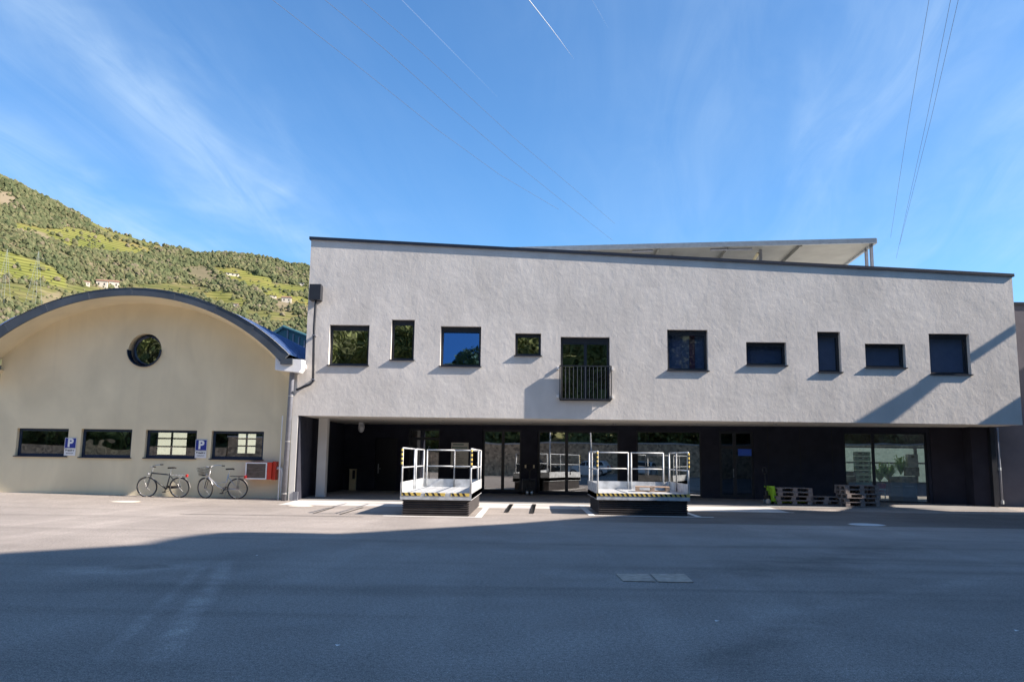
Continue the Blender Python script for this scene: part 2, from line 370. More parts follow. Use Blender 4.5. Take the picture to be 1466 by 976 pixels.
def wall_holes(outline, holes, y0, y1, M=None):
    mb = MB(); loops = [outline]+holes
    tri = tessellate_polygon([[V((a, b, 0)) for a, b in lp] for lp in loops])
    flat = [p for lp in loops for p in lp]; n = len(flat)
    vs = [V((a, y0, b)) for a, b in flat]+[V((a, y1, b)) for a, b in flat]
    fs = [tuple(t) for t in tri]+[tuple(i+n for i in reversed(t)) for t in tri]; b0 = 0
    for lp in loops:
        k = len(lp)
        for i in range(k): a, b = b0+i, b0+(i+1) % k; fs.append((a, b, b+n, a+n))
        b0 += k
    if M is not None: vs = [M @ q for q in vs]
    return mb.add(vs, fs)
def rect(x0, x1, z0, z1): return [(x0, z0), (x1, z0), (x1, z1), (x0, z1)]
def window(parent, name, x0, x1, z0, z1, yf, gmat, fmat, fb=.07, cols=(), rows=(), depth=.07, sill=None, sillmat=None, head=0., M=None, gap=.0, tilt=0.):
    """frame part with one pane child per light; yf = front of the frame"""
    M = M or Matrix.Identity(4)
    mb = MB(); zt = z1
    if head: mb.box(x0, x1, yf-.03, yf+depth, z1-head, z1, M); zt = z1-head
    xs = [x0]+list(cols)+[x1]; zs = [z0]+list(rows)+[zt]
    mb.box(x0, x0+fb, yf, yf+depth, z0, zt, M); mb.box(x1-fb, x1, yf, yf+depth, z0, zt, M)
    mb.box(x0+fb, x1-fb, yf, yf+depth, z0, z0+fb, M); mb.box(x0+fb, x1-fb, yf, yf+depth, zt-fb, zt, M)
    hb = fb*.75
    for c in cols: mb.box(c-hb, c+hb, yf+.002, yf+depth-.002, z0+fb, zt-fb, M)
    for r in rows:
        for i in range(len(xs)-1):
            a = xs[i]+(fb if i == 0 else hb); b = xs[i+1]-(fb if i == len(xs)-2 else hb); mb.box(a, b, yf+.004, yf+depth-.004, r-hb, r+hb, M)
    w = mb.build(name, fmat, parent)
    for i in range(len(xs)-1):
        for j in range(len(zs)-1):
            a = xs[i]+(fb if i == 0 else hb); b = xs[i+1]-(fb if i == len(xs)-2 else hb)
            c = zs[j]+(fb if j == 0 else hb); d = zs[j+1]-(fb if j == len(zs)-2 else hb)
            p = MB()
            t = tilt*(d-c)
            p.add([M @ V(q) for q in ((a, yf+.03, c), (b, yf+.03, c), (b, yf+.03+t, d), (a, yf+.03+t, d))], [(0, 1, 2, 3)])
            p.build('pane', gmat, w, fix=False)
    if sill: 
        MB().box(x0-.04, x1+.04, yf-sill, yf-.002, z0-.035, z0-.003, M).build('sill', sillmat or fmat, w)
    return w

# ================================================================== GROUND
def ground():
    xs = [-2500, -1500, -800, -300, -120, -60, -40]+[-30+i*.75 for i in range(81)]+[40, 60, 120, 300, 800, 1500, 2500]
    ys = [-1100, -800, -300, -100, -50, -30, -20, -10, 0, 5, 10, 15]+[20+i*.5 for i in range(41)]+[45, 60, 100, 200, 500, 1500, 2500]
    vs = [(x, y, gz(x, y)) for y in ys for x in xs]; nx = len(xs)
    fs = [(j*nx+i, j*nx+i+1, (j+1)*nx+i+1, (j+1)*nx+i) for j in range(len(ys)-1) for i in range(nx-1)]
    mb = MB(); mb.add(vs, fs); o = mb.build('ground', M_asphalt, smooth=True)
    meta(o, 'dark asphalt yard, sunlit by the buildings and shaded in front', None, None, 'structure')
ground()
def struct(o, label=None): return meta(o, label, None, None, 'structure')
# concrete strip along the passage and passage floor
mb = MB(); mb.sheet(-7.9, 8.2, 26.35, 28.5, .004, 30, 6)
struct(mb.build('concrete_apron', M_concrete), 'pale concrete strip between the yard and the open passage')
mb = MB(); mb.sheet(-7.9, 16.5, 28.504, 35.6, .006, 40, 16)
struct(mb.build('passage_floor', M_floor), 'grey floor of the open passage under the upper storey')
mb = MB()
for (x0, x1, y0, y1) in ((1.72, 1.90, 23.45, 28.3), (1.90, 5.2, 23.45, 23.62), (4.72, 4.88, 23.63, 28.3), (4.89, 8.3, 26.2, 26.34)): mb.sheet(x0, x1, y0, y1, .008, 4, 8)
for (x0, x1, y0, y1) in ((-3.8, -1.2, 22.02, 22.2), (-1.38, -1.2, 22.21, 26.34)): mb.sheet(x0, x1, y0, y1, .008, 4, 8)
struct(mb.build('pit_edging', mat('pit_edge_concrete', (.66, .65, .62), .8, var=.1, scale=4)), 'white edging bands round the two lift pits')
mb = MB(); q0, q1 = G(222, 741), G(520, 739.5); mb.sheet(q0.x, q1.x, q1.y-.03, q1.y+.03, .005, 12, 1)
struct(mb.build('asphalt_seam', M_grate), 'dark joint line across the sunlit asphalt')
def drain(px0, py0, px1, py1, w, label):
    a, b = G(px0, py0), G(px1, py1); t = (b-a).normalized(); s = V((t.y, -t.x, 0))*w/2
    mb = MB(); q = [a-s, a+s, b+s, b-s]
    mb.add([(p.x, p.y, gz(p.x, p.y)+.012) for p in q], [(0, 1, 2, 3)])
    o = mb.build('drain_channel', M_grate); return meta(o, label, 'drain', 'narrow drain channels in the paving')
drain(449, 735, 478, 726.3, .05, 'leftmost thin black drain slot left of the left lift')
drain(487, 736.3, 520, 726.3, .05, 'second thin black drain slot just left of the left lift')
drain(724.5, 733.5, 732.5, 721.5, .13, 'left black drain slot crossing the pale paving between the lifts')
drain(761, 735, 765, 721.5, .13, 'right black drain slot crossing the pale paving between the lifts')
# round lids
def lid(px, py, r, mt, label, cat='manhole cover'):
    p = G(px, py); t = thing('manhole_cover', label, cat, (p.x, p.y, gz(p.x, p.y)))
    MB().lathe([(r, .003), (r, .010), (r-.03, .014)], p.to_tuple()[:2]+(gz(p.x, p.y),), 28).build('lid', mt, t)
    MB().lathe([(r+.04, .002), (r+.04, .006), (r+.035, .007)], p.to_tuple()[:2]+(gz(p.x, p.y),), 28).build('rim', M_iron, t)
lid(1241, 751, .42, M_lidg, 'pale round manhole cover in the shaded asphalt on the right')
lid(430, 724, .36, M_lid, 'cream round cover near the foot of the corner pillar')
lid(180, 718, .42, M_lid, 'cream round cover near the wall left of the bicycles')
t = thing('drain_cover', 'pair of rectangular rusty iron covers set in the dark asphalt', 'drain cover', G(938, 828))
a, b, c, d = G(882, 822), G(980, 822), G(993, 834), G(892, 832)
for (q0, q1) in ((0., .46), (.50, 1.)):
    vs = [a.lerp(b, q0), a.lerp(b, q1), d.lerp(c, q1), d.lerp(c, q0)]
    mb = MB(); mb.add([(p.x, p.y, .004) for p in vs]+[(p.x, p.y, .012) for p in vs], [(4, 5, 6, 7), (0, 1, 5, 4), (1, 2, 6, 5), (2, 3, 7, 6), (3, 0, 4, 7)]); mb.build('cover_plate', M_iron, t)

for (px, py, lb) in ((483, 924, 'tiny white paper scrap on the shaded asphalt left of centre'), (1026, 889, 'tiny white paper scrap on the shaded asphalt below the iron covers'), (367, 795, 'tiny pale scrap at the head of the tyre track'), (1455, 903, 'tiny pale scrap near the right edge of the asphalt')):
    p = G(px, py); o = thing('paper_scrap', lb, 'litter', (p.x, p.y, .003), random.uniform(0, 3))
    MB().add([(p.x-.022, p.y-.015, .004), (p.x+.02, p.y-.018, .010), (p.x+.022, p.y+.014, .006), (p.x-.012, p.y+.018, .014)], [(0, 1, 2), (0, 2, 3)]).build('crumpled_sheet', M_white, o, fix=False)
# ================================================================== MAIN BUILDING
main = thing('main_building', 'long modern grey white building with a sloping parapet and ten small upper windows', 'building', (4, 30, 0))
FW = [('w', 471, 528, 465, 523.5), ('w', 560, 593, 457.5, 516), ('t', 630.5, 688.5, 467, 525), ('w', 737.5, 774.5, 477, 509.7), ('f', 802.5, 873, 482.3, 573.5),
      ('b', 955.5, 1013.5, 472, 531), ('b', 1068.5, 1126, 489.7, 523.5), ('b', 1171, 1204, 474.8, 533.3), ('b', 1239, 1296.5, 492, 526.8), ('b', 1331, 1389, 477.7, 536.5)]
def frect(x0, x1, y0, y1, Y):
    ym, xm = (y0+y1)/2, (x0+x1)/2
    return W(x0, ym, Y).x, W(x1, ym, Y).x, W(xm, y1, Y).z, W(xm, y0, Y).z
holes = [rect(*frect(*w[1:], YF)) for w in FW]
outl = [(-8.13, 2.91), (16.72, 2.91), (16.72, 8.05), (-7.77, 9.16), (-7.77, 4.85), (-8.13, 4.85)]
wall_holes(outl, holes, YF, YF+.38).build('facade_wall', M_fac, main)
def topz(x): return 9.16+(x+7.77)*(8.05-9.16)/(16.72+7.77)
# coping
mb = MB(); mb.prism([(-7.83, topz(-7.83)-.03), (16.78, topz(16.78)-.03), (16.78, topz(16.78)+.07), (-7.83, topz(-7.83)+.07)], YF-.06, YF+.5); mb.build('coping', M_coping, main)
# side walls, roof, soffit
MB().prism([(-7.77, 4.86), (-7.47, 4.86), (-7.47, 9.11), (-7.77, 9.12)], YF+.381, 41).build('side_wall', M_fac_smooth, main)
MB().prism([(16.42, 2.92), (16.72, 2.92), (16.72, 8.02), (16.42, 8.03)], YF+.381, 41).build('side_wall', M_fac_smooth, main)
MB().prism([(-7.46, 8.6), (16.41, 7.5), (16.41, 7.75), (-7.46, 8.85)], YF+.381, 41).build('roof', M_floor2, main)
MB().box(-8.0, 16.70, YF+.382, 41, 2.912, 3.12).build('soffit', M_soff, main)
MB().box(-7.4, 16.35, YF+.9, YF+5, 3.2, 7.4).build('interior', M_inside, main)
# pillar and inner wall at the left corner, free standing column
MB().box(-8.13, -7.925, YF+.001, YF+.95, -.05, 2.909).build('corner_pillar', M_fac_smooth, main)
MB().box(-7.96, -7.80, YF-.02, YF+.06, 0, .33).build('plinth_block', M_zinc, main)
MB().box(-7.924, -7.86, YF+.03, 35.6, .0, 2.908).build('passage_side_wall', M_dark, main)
MB().box(-7.60, -7.28, 29.9, 30.22, .0, 2.908).build('column', M_fac_smooth, main)
for i, w in enumerate(FW):
    k = w[0]; x0, x1, z0, z1 = frect(*w[1:], YF)
    if k == 'f':
        fr = window(main, 'balcony_door', x0+.01, x1-.01, z0+.03, z1, YF+.2, G_dark, M_anth, .07, cols=[(x0+x1)/2+.02], head=.16, sill=.25)
        rl = MB(); ya, yb = YF-.20, YF-.11
        rz0, rz1 = W(838, 571.5, yb).z, W(838, 524, yb).z
        rl.box(x0-.02, x1+.02, ya, yb, rz1-.02, rz1+.015); rl.box(x0-.02, x1+.02, ya-.0, yb, rz0-.02, rz0+.02); rl.box(x0-.045, x0-.02, ya, yb, rz0-.02, rz1+.015); rl.box(x1+.02, x1+.045, ya, yb, rz0-.02, rz1+.015)
        for q in (x0-.04, x1+.02): rl.box(q, q+.02, ya, YF+.05, rz0+.02, rz0+.06); rl.box(q, q+.02, ya, YF+.05, rz1-.06, rz1-.02)
        ro = rl.build('railing', M_anth, main)
        n = 13
        for j in range(n):
            xx = x0+.03+(x1-x0-.07)*j/(n-1); b_ = MB().box(xx, xx+.008, ya+.005, yb-.005, rz0+.021, rz1-.021).build('bar', M_zinc if 0 < j < n-1 else M_anth, ro)
        bk = MB()
        for q in (x0-.13, x1+.04):
            for zz in (rz1-.12, rz0+.05): MB().box(q, q+.08, YF-.07, YF-.001, zz, zz+.10).build('railing_bracket', M_white, main)
        continue
    gm = {'w': G_dark, 't': G_sky}.get(k, G_blue)
    fr = window(main, 'window', x0+.005, x1-.005, z0+.03, z1, YF+.19, gm, M_anth, .075, head=.10 if z1-z0 > .9 else .05, sill=.255, sillmat=M_coping, tilt=.060 if k == 't' else 0.)
    if k == 'b':
        hgt = z1-z0
        MB().box(x0+.05, x1-.05, YF+.42, YF+.44, z0, z1-.04).build('blind', M_curtain, fr)
        if i == 5:
            MB().box(x0+.55, x0+.82, YF+.39, YF+.41, z0, z1-.1).build('curtain', M_paleblind, fr); MB().box(x0+.83, x0+1.02, YF+.39, YF+.41, z0, z1-.1).build('curtain', M_pink, fr)
# --- recessed wall of the ground floor
def brect(x0, x1, y0, y1):
    ym, xm = (y0+y1)/2, (x0+x1)/2
    return B(x0, ym).x, B(x1, ym).x, B(xm, y1).z, B(xm, y0).z
BW = [(536, 568, 627, 704.5), (583, 629, 613.5, 704.5), (690, 746, 615, 703), (769, 886.5, 616, 706), (911, 1004, 616.5, 711), (1030, 1079, 617, 712), (1209, 1329, 618.5, 719.5)]
bh = [rect(*brect(*w)) for w in BW]
xe = (RMi @ V((16.9, 30.7, 0))).x
xm_ = B(1333, 660).x
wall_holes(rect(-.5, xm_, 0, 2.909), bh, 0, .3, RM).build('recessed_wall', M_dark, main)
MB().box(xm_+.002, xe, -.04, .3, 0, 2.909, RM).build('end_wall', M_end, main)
def bx(px): return B(px, 660).x
def bz(px, py): return B(px, py).z
r = brect(*BW[0]); dr = MB().box(r[0]+.02, r[1]-.02, .08, .14, r[2], r[3]-.02, RM).build('door', M_anth, main)
h_ = MB(); h_.tube([RM @ V((r[0]+.16, .0, 1.05)), RM @ V((r[0]+.16, -.05, 1.05)), RM @ V((r[0]+.3, -.05, 1.05))], .014, 6); h_.box(r[0]+.13, r[0]+.17, .06, .079, .85, 1.25, RM); h_.build('handle', M_galv, dr)
r = brect(*BW[1]); w_ = window(main, 'entrance_door', *r, .1, G_shop, M_anth, .07, rows=[bz(606, 627.5)], M=RM)
px_ = bx(613); MB().tube([RM @ V((px_, .09, .35)), RM @ V((px_, .03, .36)), RM @ V((px_, .03, 2.0)), RM @ V((px_, .09, 2.01))], .014, 6).build('pull_handle', M_galv, w_)
r = brect(*BW[2]); window(main, 'shop_window', *r, .1, G_shop, M_anth, .08, cols=[bx(719)], M=RM)
r = brect(*BW[3]); window(main, 'shop_window', *r, .1, G_shop, M_anth, .08, cols=[bx(810.5)], M=RM)
r = brect(*BW[4]); window(main, 'shop_window', *r, .1, G_shop, M_anth, .06, M=RM)
r = brect(*BW[5]); window(main, 'double_door', *r, .12, G_blue, M_anth, .09, cols=[bx(1052)], rows=[bz(1053, 640)], M=RM)
a, b = B(1057, 652), B(1076, 642.5)
MB().box(a.x, b.x, .09, .118, a.z, b.z, RM).build('blue_strip', M_signblue2, main)
r = brect(*BW[6]); window(main, 'office_window', *r, .1, G_clear, M_anth, .07, cols=[bx(1251.5)], M=RM)
for (xw, nm) in ((bx(1050), 'handle'), (bx(811)+.14, 'handle'), (bx(719)+.14, 'handle')):
    MB().tube([RM @ V((xw, .09, .95)), RM @ V((xw, .03, .96)), RM @ V((xw, .03, 1.25)), RM @ V((xw, .09, 1.26))], .014, 6).build(nm, M_galv, main)
for px in (1100, 1146, 1192): x_ = bx(px); MB().box(x_-.012, x_+.012, -.004, -.001, .05, 2.9, RM).build('panel_joint', M_black, main)
for px in (560, 640, 760, 880, 1000, 1110, 1260):
    p = G(px, 606.5 if px > 600 else 604.5, 2.9); MB().lathe([(.09, 0), (.09, .02), (.07, .024)], (p.x, min(p.y, 31.5), 2.888), 12).build('ceiling_spot', M_silver, main)
# dark rooms behind, and the lit office on the right
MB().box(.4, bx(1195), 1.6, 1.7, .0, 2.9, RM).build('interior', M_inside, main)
ox0, ox1 = bx(1203), bx(1345)
off = MB(); off.box(ox0-.1, ox0, .31, 7.5, .05, 2.9, RM); off.box(ox1+5.4, ox1+5.5, 2.5, 7.5, .05, 2.9, RM); off.box(ox0, ox1+5.4, .31, 7.5, .02, .08, RM)
off.build('interior', M_room, main)
# rear glazing of the office: mullioned, open to the daylight behind
rw = MB()
for xx in (ox0+.35, ox0+1.25, ox0+2.6, ox0+4.4, ox0+6.6): rw.box(xx, xx+.12, 7.2, 7.32, .1, 2.9, RM)
rw.box(ox0, ox1+5.4, 7.2, 7.3, .1, .75, RM); rw.box(ox0, ox1+5.4, 7.18, 7.3, 2.25, 2.34, RM)
rw.box(ox0, ox1+5.4, 7.1, 7.17, 2.35, 2.9, RM); rw.box(ox0+1.5, ox1+5.4, 7.19, 7.29, 1.55, 1.62, RM)
rw.build('rear_window', M_anth, main)
# hall added behind the office, turned sunward to brighten the view
hall = thing('bright_office_backdrop', 'green hall added behind the office, turned sunward to brighten its window', 'building', (18, 52, 0))
HR = Matrix.Translation((22, 52, 0)) @ Matrix.Rotation(math.radians(42), 4, 'Z')
mb = MB(); mb.prism([(-22, 0), (18, 0), (18, 4.6), (-2, 5.6), (-22, 4.6)], 0, 8); mb.xf(HR).build('wall', mat('pale_green_sheet', (.034, .062, .055), .7, var=.15, scale=.6), hall)
mb = MB(); mb.prism([(-22.3, 4.6), (-2, 5.62), (18.3, 4.6), (18.3, 4.75), (-2, 5.77), (-22.3, 4.75)], -.3, 8.3); mb.xf(HR).build('roof', M_zinc, hall)
# plant, crates, cabinets, printer
def Wb(px, py, off): 
    return RM @ B(px, py, -off)
def bbox(name, mt, parent, px0, px1, py0, py1, off, dep):
    a = B(px0, py1, -off); b = B(px1, py0, -off)
    return MB().box(a.x, b.x, off, off+dep, max(a.z, .081), b.z, RM).build(name, mt, parent)
t = thing('crate_tower', 'tall stack of pale green crates standing inside the office window', 'crates', Wb(1238, 700, 1.0))
a = B(1227, 699, -1.0); b = B(1246, 646, -1.0); nlev = 8
for k in range(nlev):
    za = a.z+(b.z-a.z)*k/nlev; zb = a.z+(b.z-a.z)*(k+1)/nlev-.012
    o = MB().box(a.x, b.x, 1.0, 1.5, za, zb, RM).build('crate', M_crate, t)
    hh = MB()
    for q in ((.18, .42), (.56, .80)): MB().box(a.x+(b.x-a.x)*q[0], a.x+(b.x-a.x)*q[1], .985, .999, zb-.09, zb-.045, RM).build('handle_hole', M_black, o)
t = thing('drawer_unit', 'brown drawer unit left of the crate tower inside the office', 'drawers', Wb(1218, 697, 1.1))
a = B(1211.5, 696, -1.1); b = B(1226, 674, -1.1)
for k in range(3): MB().box(a.x, b.x, 1.1, 1.6, a.z+(b.z-a.z)*k/3, a.z+(b.z-a.z)*(k+1)/3-.015, RM).build('drawer', M_card, t)
t = thing('cabinet', 'grey office cabinet pair at the right end of the office window', 'cabinet', Wb(1300, 715, .9))
for q in ((1277, 1291.5), (1293, 1312)):
    a = B(q[0], 713, -.9); b = B(q[1], 682, -.9); c_ = MB().box(a.x, b.x, .9, 1.4, .09, b.z, RM).build('cabinet_box', M_card if q[0] < 1280 else M_zinc, t)
    MB().box(a.x+.1, b.x-.1, .88, .899, (b.z+.1)/2+.12, (b.z+.1)/2+.14, RM).build('handle', M_silver, c_)
t = thing('printer', 'white office machine standing on the cabinet by the window edge', 'printer', Wb(1308, 665, 1.0))
bbox('body', M_white, t, 1301, 1314, 650, 668, 1.0, .4); bbox('screen', M_black, t, 1305, 1309, 652, 655, .98, .01)
bbox('stand', M_card, t, 1298, 1316, 668.5, 681, 1.0, .4)
pl = thing('potted_plant', 'leafy green potted plants behind the office glass', 'plant', Wb(1268, 690, 1.0))
mb = MB(); base = B(1262, 687, -1.2)
for (ppx, ppy, sp) in ((1260, 690, .55), (1272, 688, .62), (1290, 680, .40)):
    b0_ = B(ppx, ppy, -1.2)
    for k in range(110):
        an = random.uniform(0, 6.28); tl = random.uniform(.25, .6); ln = random.uniform(.5, 1.)
        p0 = b0_; p1 = b0_+V((math.cos(an)*sp*ln*.6, math.sin(an)*sp*.4, tl*ln*1.3+.05)); p2 = b0_+V((math.cos(an)*sp*1.2*ln, math.sin(an)*sp*.6, tl*ln*1.25))
        sd = V((-math.sin(an), math.cos(an), 0))*.022
        mb.add([RM @ q for q in (p0, p1-sd, p1+sd, p2)], [(0, 1, 2), (1, 3, 2)])
meta(mb.build('leaf', M_plant, pl, fix=False), kind='stuff')
mb = MB(); q = B(1262, 690, -1.2); mb.lathe([(.12, .0), (.17, .3), (.15, .3)], (RM @ V((q.x, q.y, max(.1, q.z-.35)))).to_tuple(), 12); mb.build('pot', M_red, pl)
mb = MB(); mb.box(bx(1256), bx(1275), .9, 1.5, .55, .6, RM); mb.box(bx(1257), bx(1258), .95, 1.0, .09, .549, RM); mb.box(bx(1273), bx(1274), .95, 1.0, .09, .549, RM)
tb = thing('plant_table', 'low pale table under the potted plants inside the office', 'table', Wb(1265, 700, 1.0)); mb.build('table_frame', M_white, tb)
# ceiling things of the passage
cm_ = G(513, 611, 2.6); t = thing('dome_camera', 'white dome camera hanging from the passage ceiling', 'camera', (cm_.x, cm_.y-1.2, 2.9))
c0 = (-6.75, 33.4)
MB().box(c0[0]-.09, c0[0]+.09, c0[1]-.09, c0[1]+.09, 2.80, 2.909).build('mount', M_white, t)
MB().lathe([(.04, -.30), (.10, -.24), (.13, -.12), (.13, 0)], (c0[0], c0[1], 2.80), 14).build('dome', M_white, t, smooth=True)
# pipes of the main building
hp = thing('rainwater_hopper', 'black square hopper with thin downpipe at the top left corner of the facade', 'downpipe', (-7.6, 28.1, 7))
a, b = W(442.5, 429, YF-.3), W(463, 407, YF-.3)
MB().box(a.x, b.x-.08, YF-.34, YF-.002, a.z, b.z).build('hopper', M_anth, hp)
pz = [W(452, 432, YF-.14), W(449.5, 470, YF-.14), W(448, 546, YF-.14), W(444, 550, YF-.14), W(424, 558, YF-.2)]
MB().tube([V((pz[0].x, YF-.14, a.z))]+pz, .045, 8).build('pipe', M_anth, hp, smooth=True)
cl = MB()
for py in (480, 543): 
    q = W(449.5 if py < 500 else 448, py, YF-.14); MB().box(q.x-.06, q.x+.06, YF-.2, YF-.001, q.z-.02, q.z+.02).build('clip', M_zinc, hp)
dp = thing('downpipe', 'thick grey zinc downpipe between the round roofed building and the grey facade', 'downpipe', (-8.2, 28.1, 0))
top = W(418.5, 531, YF-.13); bot = W(406, 716, YF-.13)
MB().tube([top, V((top.x, top.y, top.z-.12)), V((bot.x+.0, bot.y, .02))], .088, 12).build('pipe', M_zinc, dp, smooth=True)
cl = MB()
for zz in (3.55, 2.0, .25): MB().lathe([(.098, 0), (.098, .035)], (bot.x+(top.x-bot.x)*zz/top.z, YF-.13, zz), 12).build('clip', M_silver, dp)
MB().tube([V((bot.x-.22, YF-.02, .05)), V((bot.x-.22, YF-.02, 2.9))], .02, 6).build('conduit', M_white, dp)
d2 = thing('downpipe', 'slim grey downpipe on the dark wall under the right end of the facade', 'downpipe', (15.9, 29.9, 0))
q0, q1 = W(1427, 612, 29.95), W(1434.5, 721, 29.95)
MB().tube([q0, q1], .05, 8).build('pipe', M_zinc, d2, smooth=True)
q = W(1430.5, 671, 29.95); MB().tube([q+V((0, 0, .05)), q-V((0, 0, .05))], .07, 8).build('joint', M_silver, d2); MB().tube([q1+V((0, 0, .12)), q1], .075, 8).build('foot', M_silver, d2)
MB().box(q0.x-.28, q0.x-.1, 29.9, 30.1, .1, 2.9).build('cover_strip', M_anth, d2)
# roof things
rr_ = thing('roof_guard', 'small white hoop rail above the left part of the parapet', 'rail', (-3.6, 29, 9))
MB().tube([V((-4.05, 29.3, 9.28)), V((-3.27, 29.3, 9.28)), V((-3.27, 29.3, 8.9))], .014, 6).build('hoop', M_white, rr_)
MB().tube([V((-4.05, 30.6, 8.7)), V((-4.05, 29.3, 9.28))], .014, 6).build('stay', M_white, rr_)
M_cedge = mat('pale_grey_edge_sheet', (.28, .31, .34), .5, .1)
cp = thing('roof_canopy', 'flat grey steel canopy on posts rising behind the parapet', 'canopy', (6, 33, 8.5))
cq = [(-3, 33.25), (13.30, 31.1), (13.6, 35.6), (-3, 38.4)]
def slab(poly, z0, z1):
    n = len(poly); mb = MB(); mb.add([(x, y, z0) for x, y in poly]+[(x, y, z1) for x, y in poly], [tuple(range(n-1, -1, -1)), tuple(range(n, 2*n))]+[(i, (i+1) % n, (i+1) % n+n, i+n) for i in range(n)]); return mb
slab([(x, y) for x, y in cq], 10.02, 10.08).build('deck', M_canopy, cp)
def beam(a, b, w, z0, z1):
    a, b = V((a[0], a[1], 0)), V((b[0], b[1], 0)); t = (b-a).normalized(); s = V((t.y, -t.x, 0))*w/2
    return slab([(p.x, p.y) for p in (a-s, b-s, b+s, a+s)], z0, z1)
for (a_, b_) in ((cq[0], cq[1]), (cq[1], cq[2]), (cq[3], cq[2])): beam(a_, b_, .08, 9.93, 10.12).build('edge_beam', M_cedge, cp)
for k in range(1, 6):
    t_ = k/6; a_ = (cq[0][0]+(cq[1][0]-cq[0][0])*t_, cq[0][1]+(cq[1][1]-cq[0][1])*t_+.08); b_ = (cq[3][0]+(cq[2][0]-cq[3][0])*t_, cq[3][1]+(cq[2][1]-cq[3][1])*t_-.08)
    beam(a_, b_, .07, 9.88, 10.015).build('purlin', M_canopy, cp)
for (px, yy) in ((1240.5, 32.2), (1248, 31.4), (1089, 32.6), (962, 33.6)):
    q = W(px, 370, yy); MB().box(q.x-.05, q.x+.05, yy-.05, yy+.05, 7.6, 10.0).build('post', M_zinc, cp)
a_, b_ = W(1069, 368, 32.7), W(1087, 355, 32.5); MB().tube([V((a_.x, 33.6, 9.0)), V((b_.x, 32.65, 9.9))], .06, 6).build('brace', M_beige, cp)
for (pa, pb, py) in ((1017, 1077, 357.5), (905, 935, 360)):
    a_ = G(pa, py, 9.86); b_ = G(pb, py-1, 9.86); MB().tube([a_, b_], .05, 6).build('lamp_tube', M_zinc, cp)
# neighbour block on the right
nb = thing('neighbour_block', 'plain violet grey block continuing at the right edge', 'building', (22, 36, 0))
MB().box(16.74, 34, 30.25, 32.6, -.05, 7.42).build('wall', M_neigh, nb)
MB().box(16.742, 34.1, 30.19, 32.7, 7.421, 7.50).build('coping', M_coping, nb)
MB().box(16.0, 16.738, 30.3, 30.9, -.05, 2.908).build('return_wall', M_end, nb)

# ================================================================== ROUND-ROOFED BUILDING
bar = thing('barrel_roof_building', 'beige building with a wide arched roof, round window and four low windows', 'building', (-13.8, 30, 0))
CI, RI = (-13.94, -.16), 7.056
CO, RO = (-13.69, -.78), 7.948
CB, RB = (-13.69, -.38), 7.298
BWIN = [(23, 97, 613, 653), (115, 188, 614, 655), (207.5, 281, 615.5, 656), (302, 377, 617, 657.5)]
bhol = [rect(*frect(*w, YB)) for w in BWIN]
rc = W(207.5, 501, YB); rr2 = .60
circ = [(rc.x+rr2*math.cos(a*math.pi/16), rc.z+rr2*math.sin(a*math.pi/16)) for a in range(32)]
arc = []
xl, xr = -18.9, -8.135
def arcz(c, r, x): return c[1]+math.sqrt(max(0, r*r-(x-c[0])**2))
for i in range(41):
    x = xr+(xl-xr)*i/40; arc.append((x, arcz(CI, RI+.04, x)))
wall_holes([(xl, -.1), (xr, -.1)]+arc, bhol+[circ], YB, YB+.3).build('front_wall', M_barrel, bar)
for i, w in enumerate(BWIN):
    x0, x1, z0, z1 = frect(*w, YB)
    window(bar, 'window', x0+.004, x1-.004, z0+.02, z1, YB+.14, G_clear if i in (0, 2, 3) else G_dark, M_blueframe, .085, depth=.06, sill=.2, sillmat=M_blueframe)
# round window: ring, pane, half sleeve at the lower side
ring = MB(); n = 32
ring.tube([V((rc.x+.07+.50*math.cos(a*math.pi/16), YB+.16, rc.z+.50*math.sin(a*math.pi/16))) for a in range(32)], .045, 6, closed=True)
rg = ring.build('round_window', M_blueframe, bar)
pn = MB(); pn.add([V((rc.x+.07+.49*math.cos(a*math.pi/16), YB+.17, rc.z+.49*math.sin(a*math.pi/16))) for a in range(32)], [tuple(range(32))]); pn.build('pane', G_dark, rg, fix=False)
sl = MB(); vs = []; fs = []
for j in range(17):
    a = math.pi+(math.pi)*j/16
    for r_, yy in ((rr2+.012, YB-.09), (rr2-.02, YB-.09), (rr2-.02, YB+.2), (rr2+.012, YB+.0)): vs.append((rc.x+r_*math.cos(a), yy, rc.z+r_*math.sin(a)))
for j in range(16):
    for k in range(4): fs.append((j*4+k, j*4+(k+1) % 4, (j+1)*4+(k+1) % 4, (j+1)*4+k))
sl.add(vs, fs); sl.build('lower_sleeve', M_blueframe, rg)
bk = MB(); bk.add([V((rc.x+(rr2+.0)*math.cos(a*math.pi/16), YB+.22, rc.z+(rr2+.0)*math.sin(a*math.pi/16))) for a in range(32)], [tuple(range(32))]); 
